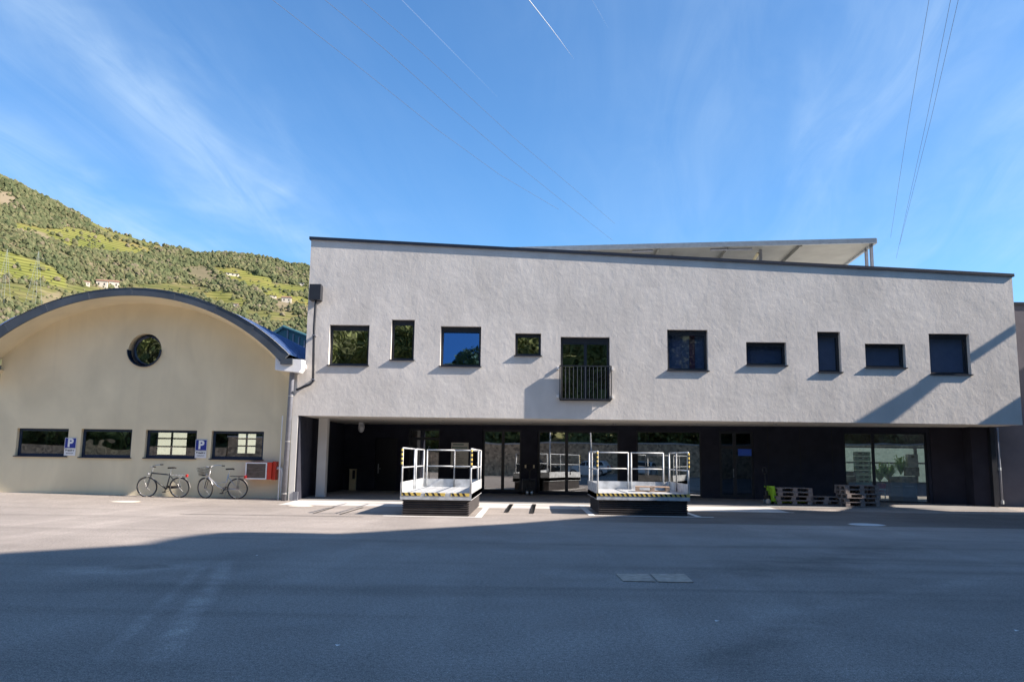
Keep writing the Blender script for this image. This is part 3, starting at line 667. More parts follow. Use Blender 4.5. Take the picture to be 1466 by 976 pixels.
# roof shell: fascia, soffit, vault
YE = 27.62; NA = 48
def arcpts(c, r, a0, a1, n=NA): return [(c[0]+r*math.cos(a0+(a1-a0)*i/n), c[1]+r*math.sin(a0+(a1-a0)*i/n)) for i in range(n+1)]
aR = math.atan2(4.62-CB[1], -8.48-CB[0]); aL = math.pi-aR
ob = arcpts(CB, RB, aR, aL); oo = arcpts(CO, RO, math.atan2(4.62+.17-CO[1], -8.28-CO[0]), math.pi-math.atan2(4.62+.17-CO[1], -8.28-CO[0]))
iw = arcpts(CI, RI, math.atan2(4.45-CI[1], -8.62-CI[0]), math.pi-math.atan2(4.45-CI[1], -8.62-CI[0]))
for k in range(0, NA, 6):          # edge sheets, each about 1.4 m long with a lapped joint
    fa = MB(); vs = []; fs = []
    for i in range(k, k+7):
        e = .0 if i not in (k,) else .012
        vs += [(ob[i][0], YE-e, ob[i][1]), (oo[i][0], YE-e, oo[i][1]), (oo[i][0], YE+.06, oo[i][1]), (ob[i][0], YE+.06, ob[i][1])]
    for i in range(6):
        for j in range(4): fs.append((i*4+j, i*4+(j+1) % 4, (i+1)*4+(j+1) % 4, (i+1)*4+j))
    fs += [(0, 1, 2, 3), (27, 26, 25, 24)]
    fa.add(vs, fs); fa.build('edge_sheet', M_fascia, bar)
so = MB(); vs = []; fs = []
for i in range(NA+1):
    vs += [(ob[i][0], YE+.061, ob[i][1]+.01), (iw[i][0], YB+.02, iw[i][1])]
for i in range(NA): fs.append((i*2, i*2+1, i*2+3, i*2+2))
so.add(vs, fs); so.build('soffit', M_barrel, bar, smooth=True)
# back edge of the vault closed by its own skin of blue standing-seam sheets
def _dr(p_): c_ = abs(p_[0]-CO[0])/RO; return .11*max(0., min(1., (.52-c_)/.15))-.03*max(0., min(1., (c_-.45)/.1))
ov = [(CO[0]+(p_[0]-CO[0])*(1-_dr(p_)/RO), CO[1]+(p_[1]-CO[1])*(1-_dr(p_)/RO)) for p_ in oo]
def vault_strip(y0, y1, seam):
    mb = MB(); vs = []; fs = []; oo = ov
    for i in range(NA+1):
        vs += [(oo[i][0], y0, oo[i][1]), (oo[i][0], y1, oo[i][1])]
    for i in range(NA): fs.append((i*2, i*2+2, i*2+3, i*2+1))
    mb.add(vs, fs)
    if seam:
        vs = []; fs = []
        for i in range(NA+1):
            d = V((oo[i][0]-CO[0], 0, oo[i][1]-CO[1])).normalized()*.07
            for (dx, yy) in ((0, y0), (1, y0), (1, y0+.03), (0, y0+.03)): vs.append((oo[i][0]+d.x*dx, yy, oo[i][1]+d.z*dx))
        for i in range(NA):
            for j in range(4): fs.append((i*4+j, i*4+(j+1) % 4, (i+1)*4+(j+1) % 4, (i+1)*4+j))
        mb.m = 1; mb.add(vs, fs)
    return mb
M_seamlit = mat('roof_seam_lit', (.16, .25, .48), .4, .2)  # same blue sheet; light on the seam edges put in as lighter colour
for k in range(26): vault_strip(YE+.062+k*.62, YE+.06+(k+1)*.62, True).build('roof_sheet', [M_blueroof, M_seamlit], bar, fix=False)
# verge flashing
vf = MB(); vs = []; fs = []
for i in range(NA+1):
    d = V((oo[i][0]-CO[0], 0, oo[i][1]-CO[1])).normalized()*.02
    vs += [(oo[i][0]+d.x, YE-.02, oo[i][1]+d.z), (oo[i][0]+d.x, YE+.25, oo[i][1]+d.z)]
for i in range(NA): fs.append((i*2, i*2+1, i*2+3, i*2+2))
vf.add(vs, fs); vf.build('verge_flashing', M_galv, bar)
# box ends of the eaves
for sgn in (1, -1):
    cx = lambda x: x if sgn == 1 else 2*CB[0]-x
    g = MB(); a_, b_ = W(396.5, 524, YE), W(431, 511, YE)
    xs_ = sorted((cx(-8.62), cx(-7.72))); g.prism([(cx(-8.62), 4.42), (cx(-7.80), 4.34), (cx(-7.72), 4.45), (cx(-7.72), 4.78), (cx(-8.3), 4.80), (cx(-8.62), 5.02)], YE+.07, YE+.55)
    g.build('eaves_box', M_white if sgn == 1 else M_fascia, bar)
    g = MB(); xs_ = sorted((cx(-8.42), cx(-8.02))); g.box(xs_[0], xs_[1], YE-.03, YE+.069, 4.60, 4.80); g.build('eaves_cap', M_fascia, bar)
    xs_ = sorted((cx(-8.02), cx(-7.72))); MB().box(xs_[0], xs_[1], YE+.551, 43, 4.52, 4.66).build('gutter', M_white, bar)
    g = MB(); g.prism([(cx(-8.6), 4.41), (cx(-8.14), 4.41), (cx(-8.14), 4.05), (cx(-8.17), 4.05)], YE+.56, YB-.002); g.build('eaves_bracket', M_barrel, bar)
MB().box(xl, xr, YB+.301, 41, -.1, .02).build('floor', M_inside, bar)
MB().box(xl, xl+.2, YB+.301, 41, .021, 4.6).build('side_wall', M_inside, bar)
MB().box(xr-.2, xr, YB+.301, 41, .021, 4.6).build('side_wall', M_inside, bar)
# rear wall with gridded windows seen through the building
RWN = [(223.5, 267, 616, 650.5), (339, 366, 617.5, 648.5)]
YR = 41.0; rh = [rect(*frect(*w, YR)) for w in RWN]
ro_ = wall_holes([(xl, -.1), (xr, -.1)]+[(x, arcz(CO, RO-.1, x)) for x, _ in arc], rh, YR, YR+.2).build('rear_wall', M_inside, bar)
for w in RWN:
    x0, x1, z0, z1 = frect(*w, YR); g = MB()
    for k in (1,): g.box(x0+(x1-x0)*.5-.04, x0+(x1-x0)*.5+.04, YR+.02, YR+.1, z0, z1)
    for k in (1, 2): zz = z0+(z1-z0)*k/3; g.box(x0, x1, YR+.03, YR+.09, zz-.035, zz+.035)
    g.build('window_grid', M_blackmetal, bar)
# pale hall added behind the barrel building, turned sunward to brighten those windows
sc_ = thing('bright_rear_backdrop', 'pale hall added behind the arched building, turned sunward to brighten its rear windows', 'building', (-16, 62, 0))
HR = Matrix.Translation((-22, 58, 0)) @ Matrix.Rotation(math.radians(42), 4, 'Z')
MB().box(-14, 16, 0, 6, 0, 5.5).xf(HR).build('wall', mat('sunlit_white_sheet', (.42, .42, .35), .8, var=.05), sc_)
MB().box(-14.2, 16.2, -.1, 6.2, 5.501, 5.7).xf(HR).build('roof', M_zinc, sc_)
# teal monitor roof between the buildings
tm = thing('teal_roof_frame', 'teal metal gable frame behind the blue roof sheets', 'roof', (-9, 42, 4))
p0, p1, p2 = W(397.5, 473, 42), W(411, 471.5, 42), W(452, 493, 42)
mb = MB(); mb.prism([(p0.x-.3, p0.z-.9), (p0.x-.3, p0.z-.12), (p1.x-.2, p1.z+.1), (p2.x+1, p2.z-.1), (p2.x+1, p2.z-1.3)], 42.1, 42.2); mb.build('cladding', M_teal, tm)
MB().tube([V((p0.x-.5, 42, p0.z-.35)), V((p1.x-.2, 42, p1.z+.15)), V((p2.x+1., 42, p2.z-.1))], .09, 6).build('rafter', M_teal, tm)
for k in range(8):
    x = p1.x+k*.3; MB().box(x, x+.06, 42.0, 42.09, p1.z-1.1-k*.12, p1.z-.05-k*.17).build('stud', M_zinc, tm)

# signs
def text_obj(s, size, parent, loc, mt, bold=False, name='lettering'):
    cu = bpy.data.curves.new(name, 'FONT'); cu.body = s; cu.size = size; cu.align_x = 'CENTER'; cu.align_y = 'CENTER'; cu.extrude = .001
    if bold: cu.offset = .012*size/.3
    tmp = bpy.data.objects.new('t', cu); me = bpy.data.meshes.new_from_object(tmp); bpy.data.objects.remove(tmp)
    me.materials.clear(); me.materials.append(mt)
    me.transform(Matrix.Translation(V(loc)-parent.location) @ Matrix.Rotation(math.pi/2, 4, 'X'))
    o = bpy.data.objects.new(name, me); COL.objects.link(o); o.parent = parent; return o
def psign(pxc, y0, y1, y2, hw, label):
    a = W(pxc, y0, YB-.03); b = W(pxc, y1, YB-.03); c = W(pxc, y2, YB-.03); w = .19
    t = thing('parking_sign', label, 'sign', (a.x, YB-.03, c.z), 0, 'parking signs between the low windows')
    MB().box(a.x-w-.015, a.x+w+.015, YB-.03, YB-.012, b.z, a.z+.015).build('sign_border', M_white, t)
    MB().box(a.x-w, a.x+w, YB-.034, YB-.0301, b.z+.015, a.z).build('blue_plate', M_signblue, t)
    MB().box(a.x-w-.01, a.x+w+.01, YB-.033, YB-.012, c.z, b.z-.012).build('text_plate', M_white, t)
    MB().box(a.x-.02, a.x+.02, YB-.0118, YB, c.z+.05, a.z-.05).build('fixing', M_zinc, t)
    text_obj('P', .40, t, (a.x, YB-.036, (a.z+b.z)/2+.005), M_white, True)
    text_obj('Besucher', .085, t, (a.x, YB-.035, b.z-.07), M_black, True); text_obj('visitatori', .075, t, (a.x, YB-.035, b.z-.165), M_black)
psign(101.5, 627, 641.5, 652, 0, 'blue P parking sign between the two leftmost low windows')
psign(288.5, 629.5, 645, 655.5, 0, 'blue P parking sign above the two parked bicycles')

# red cabinet and white conduit
a, b = W(350.5, 685.5, YB-.42), W(389, 661.5, YB-.42)
rb = thing('hose_cabinet', 'red wall cabinet with a white framed dark front, right of the bicycles', 'cabinet', (a.x, YB-.4, a.z))
MB().box(a.x, b.x, YB-.40, YB-.001, a.z, b.z).build('body', M_red, rb)
MB().box(b.x+.002, b.x+.11, YB-.30, YB-.002, a.z-.02, b.z+.03).build('side_box', M_red, rb)
fr = MB(); f0, f1 = a.x+.0, W(382, 670, YB-.42).x
fr.box(f0, f1, YB-.425, YB-.401, a.z, a.z+.04); fr.box(f0, f1, YB-.425, YB-.401, b.z-.05, b.z-.01); fr.box(f0, f0+.04, YB-.425, YB-.401, a.z+.041, b.z-.051); fr.box(f1-.04, f1, YB-.425, YB-.401, a.z+.041, b.z-.051)
fr.build('door_frame', M_white, rb); MB().box(f0+.041, f1-.041, YB-.415, YB-.4015, a.z+.041, b.z-.051).build('door_panel', M_brown, rb)
cd = thing('conduit', 'white pipe running from the red cabinet down to the ground', 'pipe', (b.x+.3, YB-.15, 0))
xx = W(402.5, 690, YB-.15).x; zz = W(395, 670, YB-.15).z
MB().tube([V((b.x+.1, YB-.15, zz)), V((xx-.08, YB-.15, zz)), V((xx-.02, YB-.15, zz-.02)), V((xx, YB-.15, zz-.08)), V((xx, YB-.15, gz(xx, YB))) ], .05, 10).build('pipe', M_white, cd, smooth=True)

# ================================================================== BICYCLES
def bicycle(origin, yaw, lean, front_turn, kind, label):
    """local: x forward, y left, z up; origin on the ground between the wheels"""
    t = thing('bicycle', label, 'bicycle', origin, 0, 'bicycles leaning on the beige wall')
    MX = Matrix.Translation(origin) @ Matrix.Rotation(yaw, 4, 'Z') @ Matrix.Rotation(lean, 4, 'X') @ Matrix.Scale(1.05, 4)
    R_ = .335; wb = .54; fr_m = M_bikedark if kind == 0 else M_silver
    FT = Matrix.Translation((wb-.12, 0, 0)) @ Matrix.Rotation(front_turn, 4, 'Z') @ Matrix.Translation((-(wb-.12), 0, 0))
    def ringp(cx, r, n=28, a0=0, a1=2*math.pi): return [V((cx+r*math.cos(a0+(a1-a0)*i/n), 0, R_+r*math.sin(a0+(a1-a0)*i/n))) for i in range(n)]
    for cx, T in ((wb, MX @ FT), (-wb, MX)):
        mb = MB(); mb.m = 0
        mb.tube(ringp(cx, R_-.016), 0.024, 6, closed=True); w = mb.xf(T).build('wheel', [M_tyre], t, smooth=True)
        MB().tube(ringp(cx, R_-.038), .010, 5, closed=True).xf(T).build('rim', M_rim, w, smooth=True)
        sp = MB()
        for k in range(18):
            an = 2*math.pi*k/18; s = .025*(1 if k % 2 else -1)
            sp.tube([V((cx+.02*math.cos(an), s, R_+.02*math.sin(an))), V((cx+(R_-.04)*math.cos(an+.15), 0, R_+(R_-.04)*math.sin(an+.15)))], .0032, 3, cap=False)
        sp.xf(T).build('spokes', M_rim, w)
        MB().tube([V((cx, -.04, R_)), V((cx, .04, R_))], .022, 8).xf(T).build('hub', M_rim, w)
        fd = MB(); pts = ringp(cx, R_+.022, 16, math.radians(5 if cx < 0 else 30), math.radians(200 if cx < 0 else 165)) if cx > 0 else ringp(cx, R_+.022, 16, math.radians(60), math.radians(190))
        vs = []; fs = []
        for q in pts: vs += [q+V((0, -.025, -.006)), q+V((0, 0, .004)), q+V((0, .025, -.006))]
        for i in range(len(pts)-1): fs += [(i*3, i*3+1, i*3+4, i*3+3), (i*3+1, i*3+2, i*3+5, i*3+4)]
        fd.add(vs, fs); fd.xf(T).build('mudguard', M_silver, t, smooth=True)
    bb = V((-.10, 0, .28)); st = V((-.24, 0, .80)); hd = V((wb-.17, 0, .84)); hb = V((wb-.11, 0, .66)); ra = V((-wb, 0, R_))
    f = MB()
    if kind == 0:
        f.tube([st+V((0, 0, -.06)), hd+V((0, 0, -.05))], .022, 8); f.tube([bb, hb], .026, 8)
    else:
        f.tube([bb+V((.0, 0, .02)), V((.12, 0, .42)), hb+V((0, 0, .05))], .032, 8); f.tube([V((-.17, 0, .55)), V((.10, 0, .50)), V((.2, 0, .56))], .012, 8)
    f.tube([bb, st], .022, 8); f.tube([hd+V((-.01, 0, .05)), hb], .019, 8)
    for s in (-.05, .05): f.tube([bb+V((0, s*.4, 0)), ra+V((0, s, 0))], .010, 6); f.tube([st+V((.02, s*.3, -.08)), ra+V((0, s, 0))], .009, 6)
    f.xf(MX).build('frame', fr_m, t, smooth=True)
    fk = MB()
    for s in (-.045, .045): fk.tube([hb+V((0, s*.6, .0)), hb+V((.05, s, -.12)), V((wb, s, R_))], .011, 6)
    fk.xf(MX @ FT).build('fork', fr_m if kind == 0 else M_blackmetal, t)
    hbm = MB(); top_ = hd+V((-.03, 0, .16)); hbm.tube([hd, top_], .013, 6)
    if kind == 0: hbm.tube([top_+V((-.10, -.29, .03)), top_+V((.02, -.2, .02)), top_+V((.05, 0, 0)), top_+V((.02, .2, .02)), top_+V((-.10, .29, .03))], .012, 6)
    else: hbm.tube([top_+V((-.24, -.28, .06)), top_+V((-.08, -.27, .08)), top_+V((.02, -.08, .05)), top_, top_+V((.02, .08, .05)), top_+V((-.08, .27, .08)), top_+V((-.24, .28, .06))], .012, 6)
    hbo = hbm.xf(MX @ FT).build('handlebar', M_silver, t)
    gr = MB()
    for s in (-1, 1): e = top_+V((-.10 if kind == 0 else -.22, .28*s, .03 if kind == 0 else .06)); MB().tube([e, e+V((-.10, .02*s, 0))], .018, 6).xf(MX @ FT).build('grip', M_black, hbo)
    sd = MB(); sc = st+V((-.03, 0, .17)); vs = []; fs = []
    prof = [(-.14, .075, 0), (-.10, .085, .012), (-.02, .06, .008), (.06, .028, .004), (.13, .018, -.002)]
    for (dx, w, dz) in prof: vs += [sc+V((dx, -w, dz)), sc+V((dx, 0, dz+.02)), sc+V((dx, w, dz)), sc+V((dx, 0, dz-.03))]
    for i in range(4):
        for j in range(4): fs.append((i*4+j, i*4+(j+1) % 4, (i+1)*4+(j+1) % 4, (i+1)*4+j))
    fs += [(0, 1, 2, 3), (19, 18, 17, 16)]
    sd.add(vs, fs); sdo = sd.xf(MX).build('saddle', M_black, t, smooth=True)
    MB().tube([st, sc+V((0, 0, -.02))], .012, 6).xf(MX).build('seat_post', M_rim, t)
    ck = MB(); cpn = 24; ck.tube([bb+V((.09*math.cos(2*math.pi*i/cpn), -.05, .09*math.sin(2*math.pi*i/cpn))) for i in range(cpn)], .006, 5, closed=True)
    ck.tube([bb+V((0, -.06, 0)), bb+V((.12, -.06, -.12))], .01, 5); ck.tube([bb+V((0, .06, 0)), bb+V((-.12, .06, .12))], .01, 5); ck.tube([bb+V((0, -.06, 0)), bb+V((0, .06, 0))], .02, 6)
    ck.xf(MX).build('crankset', M_blackmetal, t)
    pd = MB(); pd.box(bb.x+.07, bb.x+.17, -.16, -.07, bb.z-.13, bb.z-.11); pd.xf(MX).build('pedal', M_black, t)
    pd = MB(); pd.box(bb.x-.17, bb.x-.07, .07, .16, bb.z+.11, bb.z+.13); pd.xf(MX).build('pedal', M_black, t)
    cg = MB(); cg.box(-wb, bb.x, -.062, -.045, R_-.03, R_+.04) if kind == 0 else cg.box(-wb-.04, bb.x+.05, -.062, -.045, R_-.05, R_+.02); cg.xf(MX).build('chain_guard', M_black if kind == 0 else M_silver, t)
    rk = MB(); z_ = 2*R_+.07
    for s in (-.06, .06): rk.tube([V((-.28, s, z_)), V((-wb-.2, s, z_))], .006, 5); rk.tube([V((-wb-.05, s, z_)), V((-wb, s, R_))], .006, 5)
    for k in range(4): rk.tube([V((-.32-k*.1, -.06, z_)), V((-.32-k*.1, .06, z_))], .005, 4)
    rk.xf(MX).build('luggage_rack', M_silver if kind == 0 else M_blackmetal, t)
    MB().box(-wb-.27, -wb-.21, -.04, .04, z_-.06, z_+.02).xf(MX).build('rear_reflector', M_tail, t)
    hl = MB(); hl.lathe([(.015, -.03), (.035, 0), (.035, .02)], (0, 0, 0), 10); hl.xf(MX @ FT @ Matrix.Translation((wb-.05, 0, .76)) @ Matrix.Rotation(math.pi/2, 4, 'Y')).build('headlight', M_rim, t)
    kk = MB().tube([V((-.18, -.04, .24)), V((-.05 if kind else -.3, -.16, .01))], .008, 5); kk.xf(MX).build('kickstand', M_rim, t)
    if kind == 1:
        bs = MB(); cx = wb+.10; z0 = .74
        def lp(z, w, d): return [V((cx-d, -w, z)), V((cx+d, -w, z)), V((cx+d, w, z)), V((cx-d, w, z))]
        for k in range(6): q = k/5; bs.tube(lp(z0+.24*q, .10+.05*q, .10+.05*q), .005, 4, closed=True)
        b0, b1 = lp(z0, .10, .10), lp(z0+.24, .15, .15)
        for i in range(4):
            for k in range(5): u = k/5; bs.tube([b0[i].lerp(b0[(i+1) % 4], u), b1[i].lerp(b1[(i+1) % 4], u)], .004, 4)
        for k in range(5): u = (k+.5)/5; bs.tube([b0[0].lerp(b0[1], u), b0[3].lerp(b0[2], u)], .004, 4)
        bs.xf(MX @ FT).build('basket', M_blackmetal, t)
    return t
p = W(233.5, 711.5, YB-.42); bicycle(V((p.x, YB-.42, gz(p.x, YB-.4)-.003)), math.pi-.02, math.radians(-7), .05, 0, 'dark grey bicycle with straight top tube, left one against the wall')
p = W(316, 712.5, YB-.42); bicycle(V((p.x, YB-.42, gz(p.x, YB-.4)-.003)), math.pi+.03, math.radians(-6), -.45, 1, 'silver low step bicycle with a wire basket, beside the red cabinet')

# ================================================================== LIFT PLATFORMS
def lift(x0, x1, y0, y1, name_label, left_seg, right_seg, back_seg, stripes, gapy):
    zt, zb = .60, .42; zg = 0.
    t = thing('loading_lift', name_label, 'loading lift', ((x0+x1)/2, (y0+y1)/2, 0), 0, 'scissor lift platforms in front of the passage')
    sk = MB(); n = 7                                        # ribbed skirt
    for k in range(n):
        za = .0+(zb-.0)*k/n; zb_ = .0+(zb)*(k+1)/n; e = .035
        for (i0, i1) in ((0, 1), (1, 2)):
            pass
        i_ = .0
        sk.add([(x0+.05+e, y0+.05+e, za), (x1-.05-e, y0+.05+e, za), (x1-.05-e, y1-.1, za), (x0+.05+e, y1-.1, za),
                (x0+.05, y0+.05, (za+zb_)/2), (x1-.05, y0+.05, (za+zb_)/2), (x1-.05, y1-.1, (za+zb_)/2), (x0+.05, y1-.1, (za+zb_)/2),
                (x0+.05+e, y0+.05+e, zb_), (x1-.05-e, y0+.05+e, zb_), (x1-.05-e, y1-.1, zb_), (x0+.05+e, y1-.1, zb_)],
               [(0, 1, 5, 4), (1, 2, 6, 5), (2, 3, 7, 6), (3, 0, 4, 7), (4, 5, 9, 8), (5, 6, 10, 9), (6, 7, 11, 10), (7, 4, 8, 11)])
    sk.build('skirt', M_bellows, t)
    MB().box(x0, x1, y0, y1, zb, zt-.008).build('platform', M_galv, t)
    nfl = 3
    for k in range(nfl): MB().box(x0+.02+(x1-x0-.04)*k/nfl+.012, x0+.02+(x1-x0-.04)*(k+1)/nfl-.012, y0+.10, y1-.04, zt-.008, zt+.002).build('deck_plate', M_galv, t)
    for (a, b) in stripes:                                  # hazard tape: yellow strip with black slanting bars
        xa, xb = x0+(x1-x0)*a, x0+(x1-x0)*b
        hs = MB().box(xa, xb, y0-.004, y0+.10, zt-.0079, zt+.004); hs.box(xa, xb, y0-.006, y0-.0041, zt-.075, zt+.004); ho = hs.build('hazard_tape', M_yellow, t)
        bs = MB(); nb_ = max(3, int((xb-xa)/.135))
        for j in range(nb_):
            s = xa+.01+(xb-xa-.06)*j/nb_; w_ = .06
            bs.add([(s, y0-.008, zt+.006), (s+w_, y0-.008, zt+.006), (s+w_+.045, y0-.008, zt-.073), (s+.045, y0-.008, zt-.073)], [(0, 1, 2, 3)])
            bs.add([(s, y0-.008, zt+.006), (s+w_, y0-.008, zt+.006), (s+w_-.03, y0+.098, zt+.006), (s-.03, y0+.098, zt+.006)], [(0, 1, 2, 3)])
        bs.build('black_bars', M_black, ho, fix=False)
    # toe boards
    tz = .88
    MB().box(x0, x0+.015, y0+.02, y1, zb+.02, tz).build('toe_board', M_galv, t); MB().box(x1-.015, x1, y0+.02, y1, zb+.02, tz).build('toe_board', M_galv, t)
    MB().box(x0+.016, x1-.016, y1-.02, y1, zb+.02, tz-.02).build('toe_board', M_galv, t)
    rt, rm = 1.79, 1.27; R_ = .021
    def rail(p, q, nm='rail'):
        r = MB(); P, Q = V((p[0], p[1], 0)), V((q[0], q[1], 0))
        r.tube([P+V((0, 0, rt)), Q+V((0, 0, rt))], R_, 8); r.tube([P+V((0, 0, rm)), Q+V((0, 0, rm))], R_*.9, 8); r.build(nm, M_galv, t, smooth=True)
    def post(x, y, stripe=False):
        o = MB().tube([V((x, y, zt-.1)), V((x, y, rt+.01))], R_+.003, 8).build('post', M_galv, t, smooth=True)
        if stripe:
            for j in range(8):
                za = rm+.03+(rt-rm-.05)*j/8; zc = rm+.03+(rt-rm-.05)*(j+1)/8
                MB().tube([V((x-.012 if x < (x0+x1)/2 else x+.012, y-.018, za)), V((x-.012 if x < (x0+x1)/2 else x+.012, y-.018, zc))], .032, 6).build('tape_band', M_yellow if j % 2 else M_black, o)
    xi0, xi1 = x0+.03, x1-.03
    for (ya, yb) in left_seg: rail((xi0, ya), (xi0, yb)); post(xi0, ya, ya == left_seg[0][0]); post(xi0, yb)
    for (ya, yb) in right_seg: rail((xi1, ya), (xi1, yb)); post(xi1, ya, ya == right_seg[0][0]); post(xi1, yb)
    for (xa, xb) in back_seg: rail((xa, y1-.04), (xb, y1-.04)); post(xa, y1-.04); post(xb, y1-.04)
    return t
L1 = (-3.42, -1.50, 22.45, 27.3)
L2 = (1.98, 4.63, 23.95, 27.5)
lift(*L1, 'left loading lift with open front edge, white rails and three hazard tapes', [(22.5, 24.9), (25.25, 27.1)], [(22.5, 25.6), (25.6, 27.1)], [(-3.30, -2.4), (-2.4, -1.62)], [(0.02, .29), (.35, .63), (.71, .97)], 25)
lift(*L2, 'right loading lift with a wooden pallet on its deck and one long hazard tape', [(24.0, 26.1), (26.1, 27.3)], [(24.0, 25.9), (25.9, 27.2)], [(2.1, 3.30), (3.40, 4.45)], [(0.0, 1.)], 25)

# ================================================================== PALLETS
def make_pallet(wm, label, group):
    t = thing('pallet', label, 'pallet', (0, 0, 0), 0, group)
    for k in range(3): MB().box(-.6, .6, -.4+k*.35, -.3+k*.35, 0, .022).build('bottom_board', wm, t)
    bz_ = MB(); 
    for i in range(3):
        for j in range(3): x = -.6+i*.5275; y = -.4+j*.35; MB().box(x, x+.145, y, y+.1, .022, .10).build('block', wm, t)
    for k in range(3): MB().box(-.6+k*.5275, -.455+k*.5275, -.4, .4, .10, .122).build('cross_board', wm, t)
    for k in range(5): w = (.145, .10, .145, .10, .145)[k]; y = (-.4, -.215, -.0725, .115, .255)[k]; MB().box(-.6, .6, y, y+w, .122, .144).build('top_board', wm, t)
    return t
pw = make_pallet(M_wood, 'weathered grey pallet at the bottom of the left pallet stack', 'grey pallets stacked by the dark wall')
ORD = ['bottom', 'second from the bottom', 'third from the bottom', 'fourth from the bottom', 'topmost']
def stack(pxc, py, n, rz, label, first=None, dy=0.):
    p = G(pxc, py); y = p.y+.4+dy
    for k in range(n):
        c = pw if (first and k == 0) else copy_tree(pw)
        c.location = (p.x*(y/p.y)+random.uniform(-.03, .03), y+random.uniform(-.03, .03), gz(p.x, y)+.008+k*.145); c.rotation_euler = (0, 0, rz+random.uniform(-.03, .03))
        c['label'] = 'grey pallet, '+('top' if k == n-1 else ORD[k])+' of '+label
        if k == 0: c['label'] = 'grey pallet, lowest of '+label
stack(1132.5, 722.5, 4, .02, 'the stack of four beside the green pallet truck', True)
stack(1178, 722.8, 2, -.02, 'the low middle stack of two')
stack(1228, 725.5, 5, .1, 'the stack in front of the office window')
pf = make_pallet(M_woodw, 'reddish wooden pallet lying on the deck of the right lift', None)
pf.location = (3.85, 25.9, .603); pf.rotation_euler = (0, 0, -.12); pf.scale = (.86, 1, 1.05)

# ================================================================== PALLET TRUCKS
def pallet_truck(px, py, body_m, label, grips, rz, hgt=1.2, yo=0.):
    p = G(px, py); t = thing('pallet_truck', label, 'pallet truck', (p.x, p.y+yo, gz(p.x, p.y)+.008), rz)
    T = Matrix.Translation(t.location)
    # local: forks towards +x ; drawn in local coords then placed
    def pb(mb, nm, mt, par=t, sm=False):
        return mb.xf(T).build(nm, mt, par, smooth=sm)
    f = MB(); f.box(.12, 1.2, -.27, -.11, .05, .09); f.box(.12, 1.2, .11, .27, .05, .09); pb(f, 'forks', body_m)
    f = MB(); f.prism([(.0, .10), (.16, .10), (.07, .62), (-.09, .62), (-.10, .58), (.0, .54)], -.26, .26); pb(f, 'body_cover', body_m)
    f = MB(); f.tube([V((-.12, 0, .12)), V((-.12, 0, .45))], .06, 10); f.box(-.2, -.02, -.1, .1, .16, .3); pb(f, 'pump', M_blackmetal)
    w = MB(); w.tube([V((-.12, -.13, .09)), V((-.12, -.05, .09))], .09, 14); w.tube([V((-.12, .05, .09)), V((-.12, .13, .09))], .09, 14); pb(w, 'steer_wheel', M_silver)
    for s in (-.24, .14): pb(MB().tube([V((1.1, s, .04)), V((1.1, s+.1, .04))], .038, 8), 'load_roller', M_tyre)
    h = MB(); h.tube([V((-.13, 0, .42)), V((-.16, 0, hgt-.18))], .022, 8); hb = pb(h, 'tiller', M_blackmetal)
    h = MB(); h.tube([V((-.16, -.02, hgt-.18)), V((-.16, -.15, hgt-.08)), V((-.17, -.16, hgt+.06)), V((-.17, -.1, hgt+.08)), V((-.17, .1, hgt+.08)), V((-.17, .16, hgt+.06)), V((-.16, .15, hgt-.08)), V((-.16, .02, hgt-.18))], .018, 6); pb(h, 'handle_loop', M_blackmetal, hb)
    for s in (-.165, .165): pb(MB().tube([V((-.17, s, hgt-.07)), V((-.17, s, hgt+.05))], .030, 8), 'grip', grips, hb)
    return t
pallet_truck(1102.5, 720.5, M_green, 'lime green pallet truck with black tiller beside the pallets', M_black, .12, 1.18)
t2 = pallet_truck(757, 708.5, M_blackmetal, 'black pallet truck with pale yellow grips before the dark pier', M_beige, math.radians(98), 1.12)

# notice board, ashtray
a, b = B(645.5, 669.5), B(671, 633.5)
nbd = thing('notice_board', 'pale notice board with a green band on the dark wall behind the left lift', 'notice board', RM @ V(((a.x+b.x)/2, -.03, a.z)))
MB().box(a.x, b.x, -.04, -.002, a.z, b.z, RM).build('board', M_board, nbd)
zz = b.z-.22*(b.z-a.z)
MB().box(a.x+.03, b.x-.03, -.045, -.0405, zz, zz+.05, RM).build('band', M_boardband, nbd)
lines = MB()
for k in range(9):
    z_ = zz-.09-k*.085; wl_ = random.uniform(.4, .85)*(b.x-a.x-.16); lines.box(a.x+.08, a.x+.08+wl_, -.043, -.0405, z_, z_+.018, RM)
lines.build('printed_lines', M_print, nbd)
MB().box(a.x+.08, b.x-.2, -.043, -.0405, b.z-.10, b.z-.06, RM).build('heading', M_boardband, nbd)
p = G(504, 701.5)
ab = thing('ashtray_post', 'slim cream coloured ash bin standing in the dark passage', 'bin', (p.x, p.y, gz(p.x, p.y)))
zt_ = W(504, 672, p.y).z; z0_ = gz(p.x, p.y)+.008
MB().box(p.x-.14, p.x+.13, p.y, p.y+.2, z0_, zt_).build('body', M_beige, ab)
MB().box(p.x-.01, p.x+.10, p.y-.015, p.y-.001, zt_-.38, zt_-.02).build('opening', M_black, ab)
MB().box(p.x-.16, p.x+.15, p.y-.02, p.y+.22, zt_+.001, zt_+.03).build('lid', M_beige, ab)

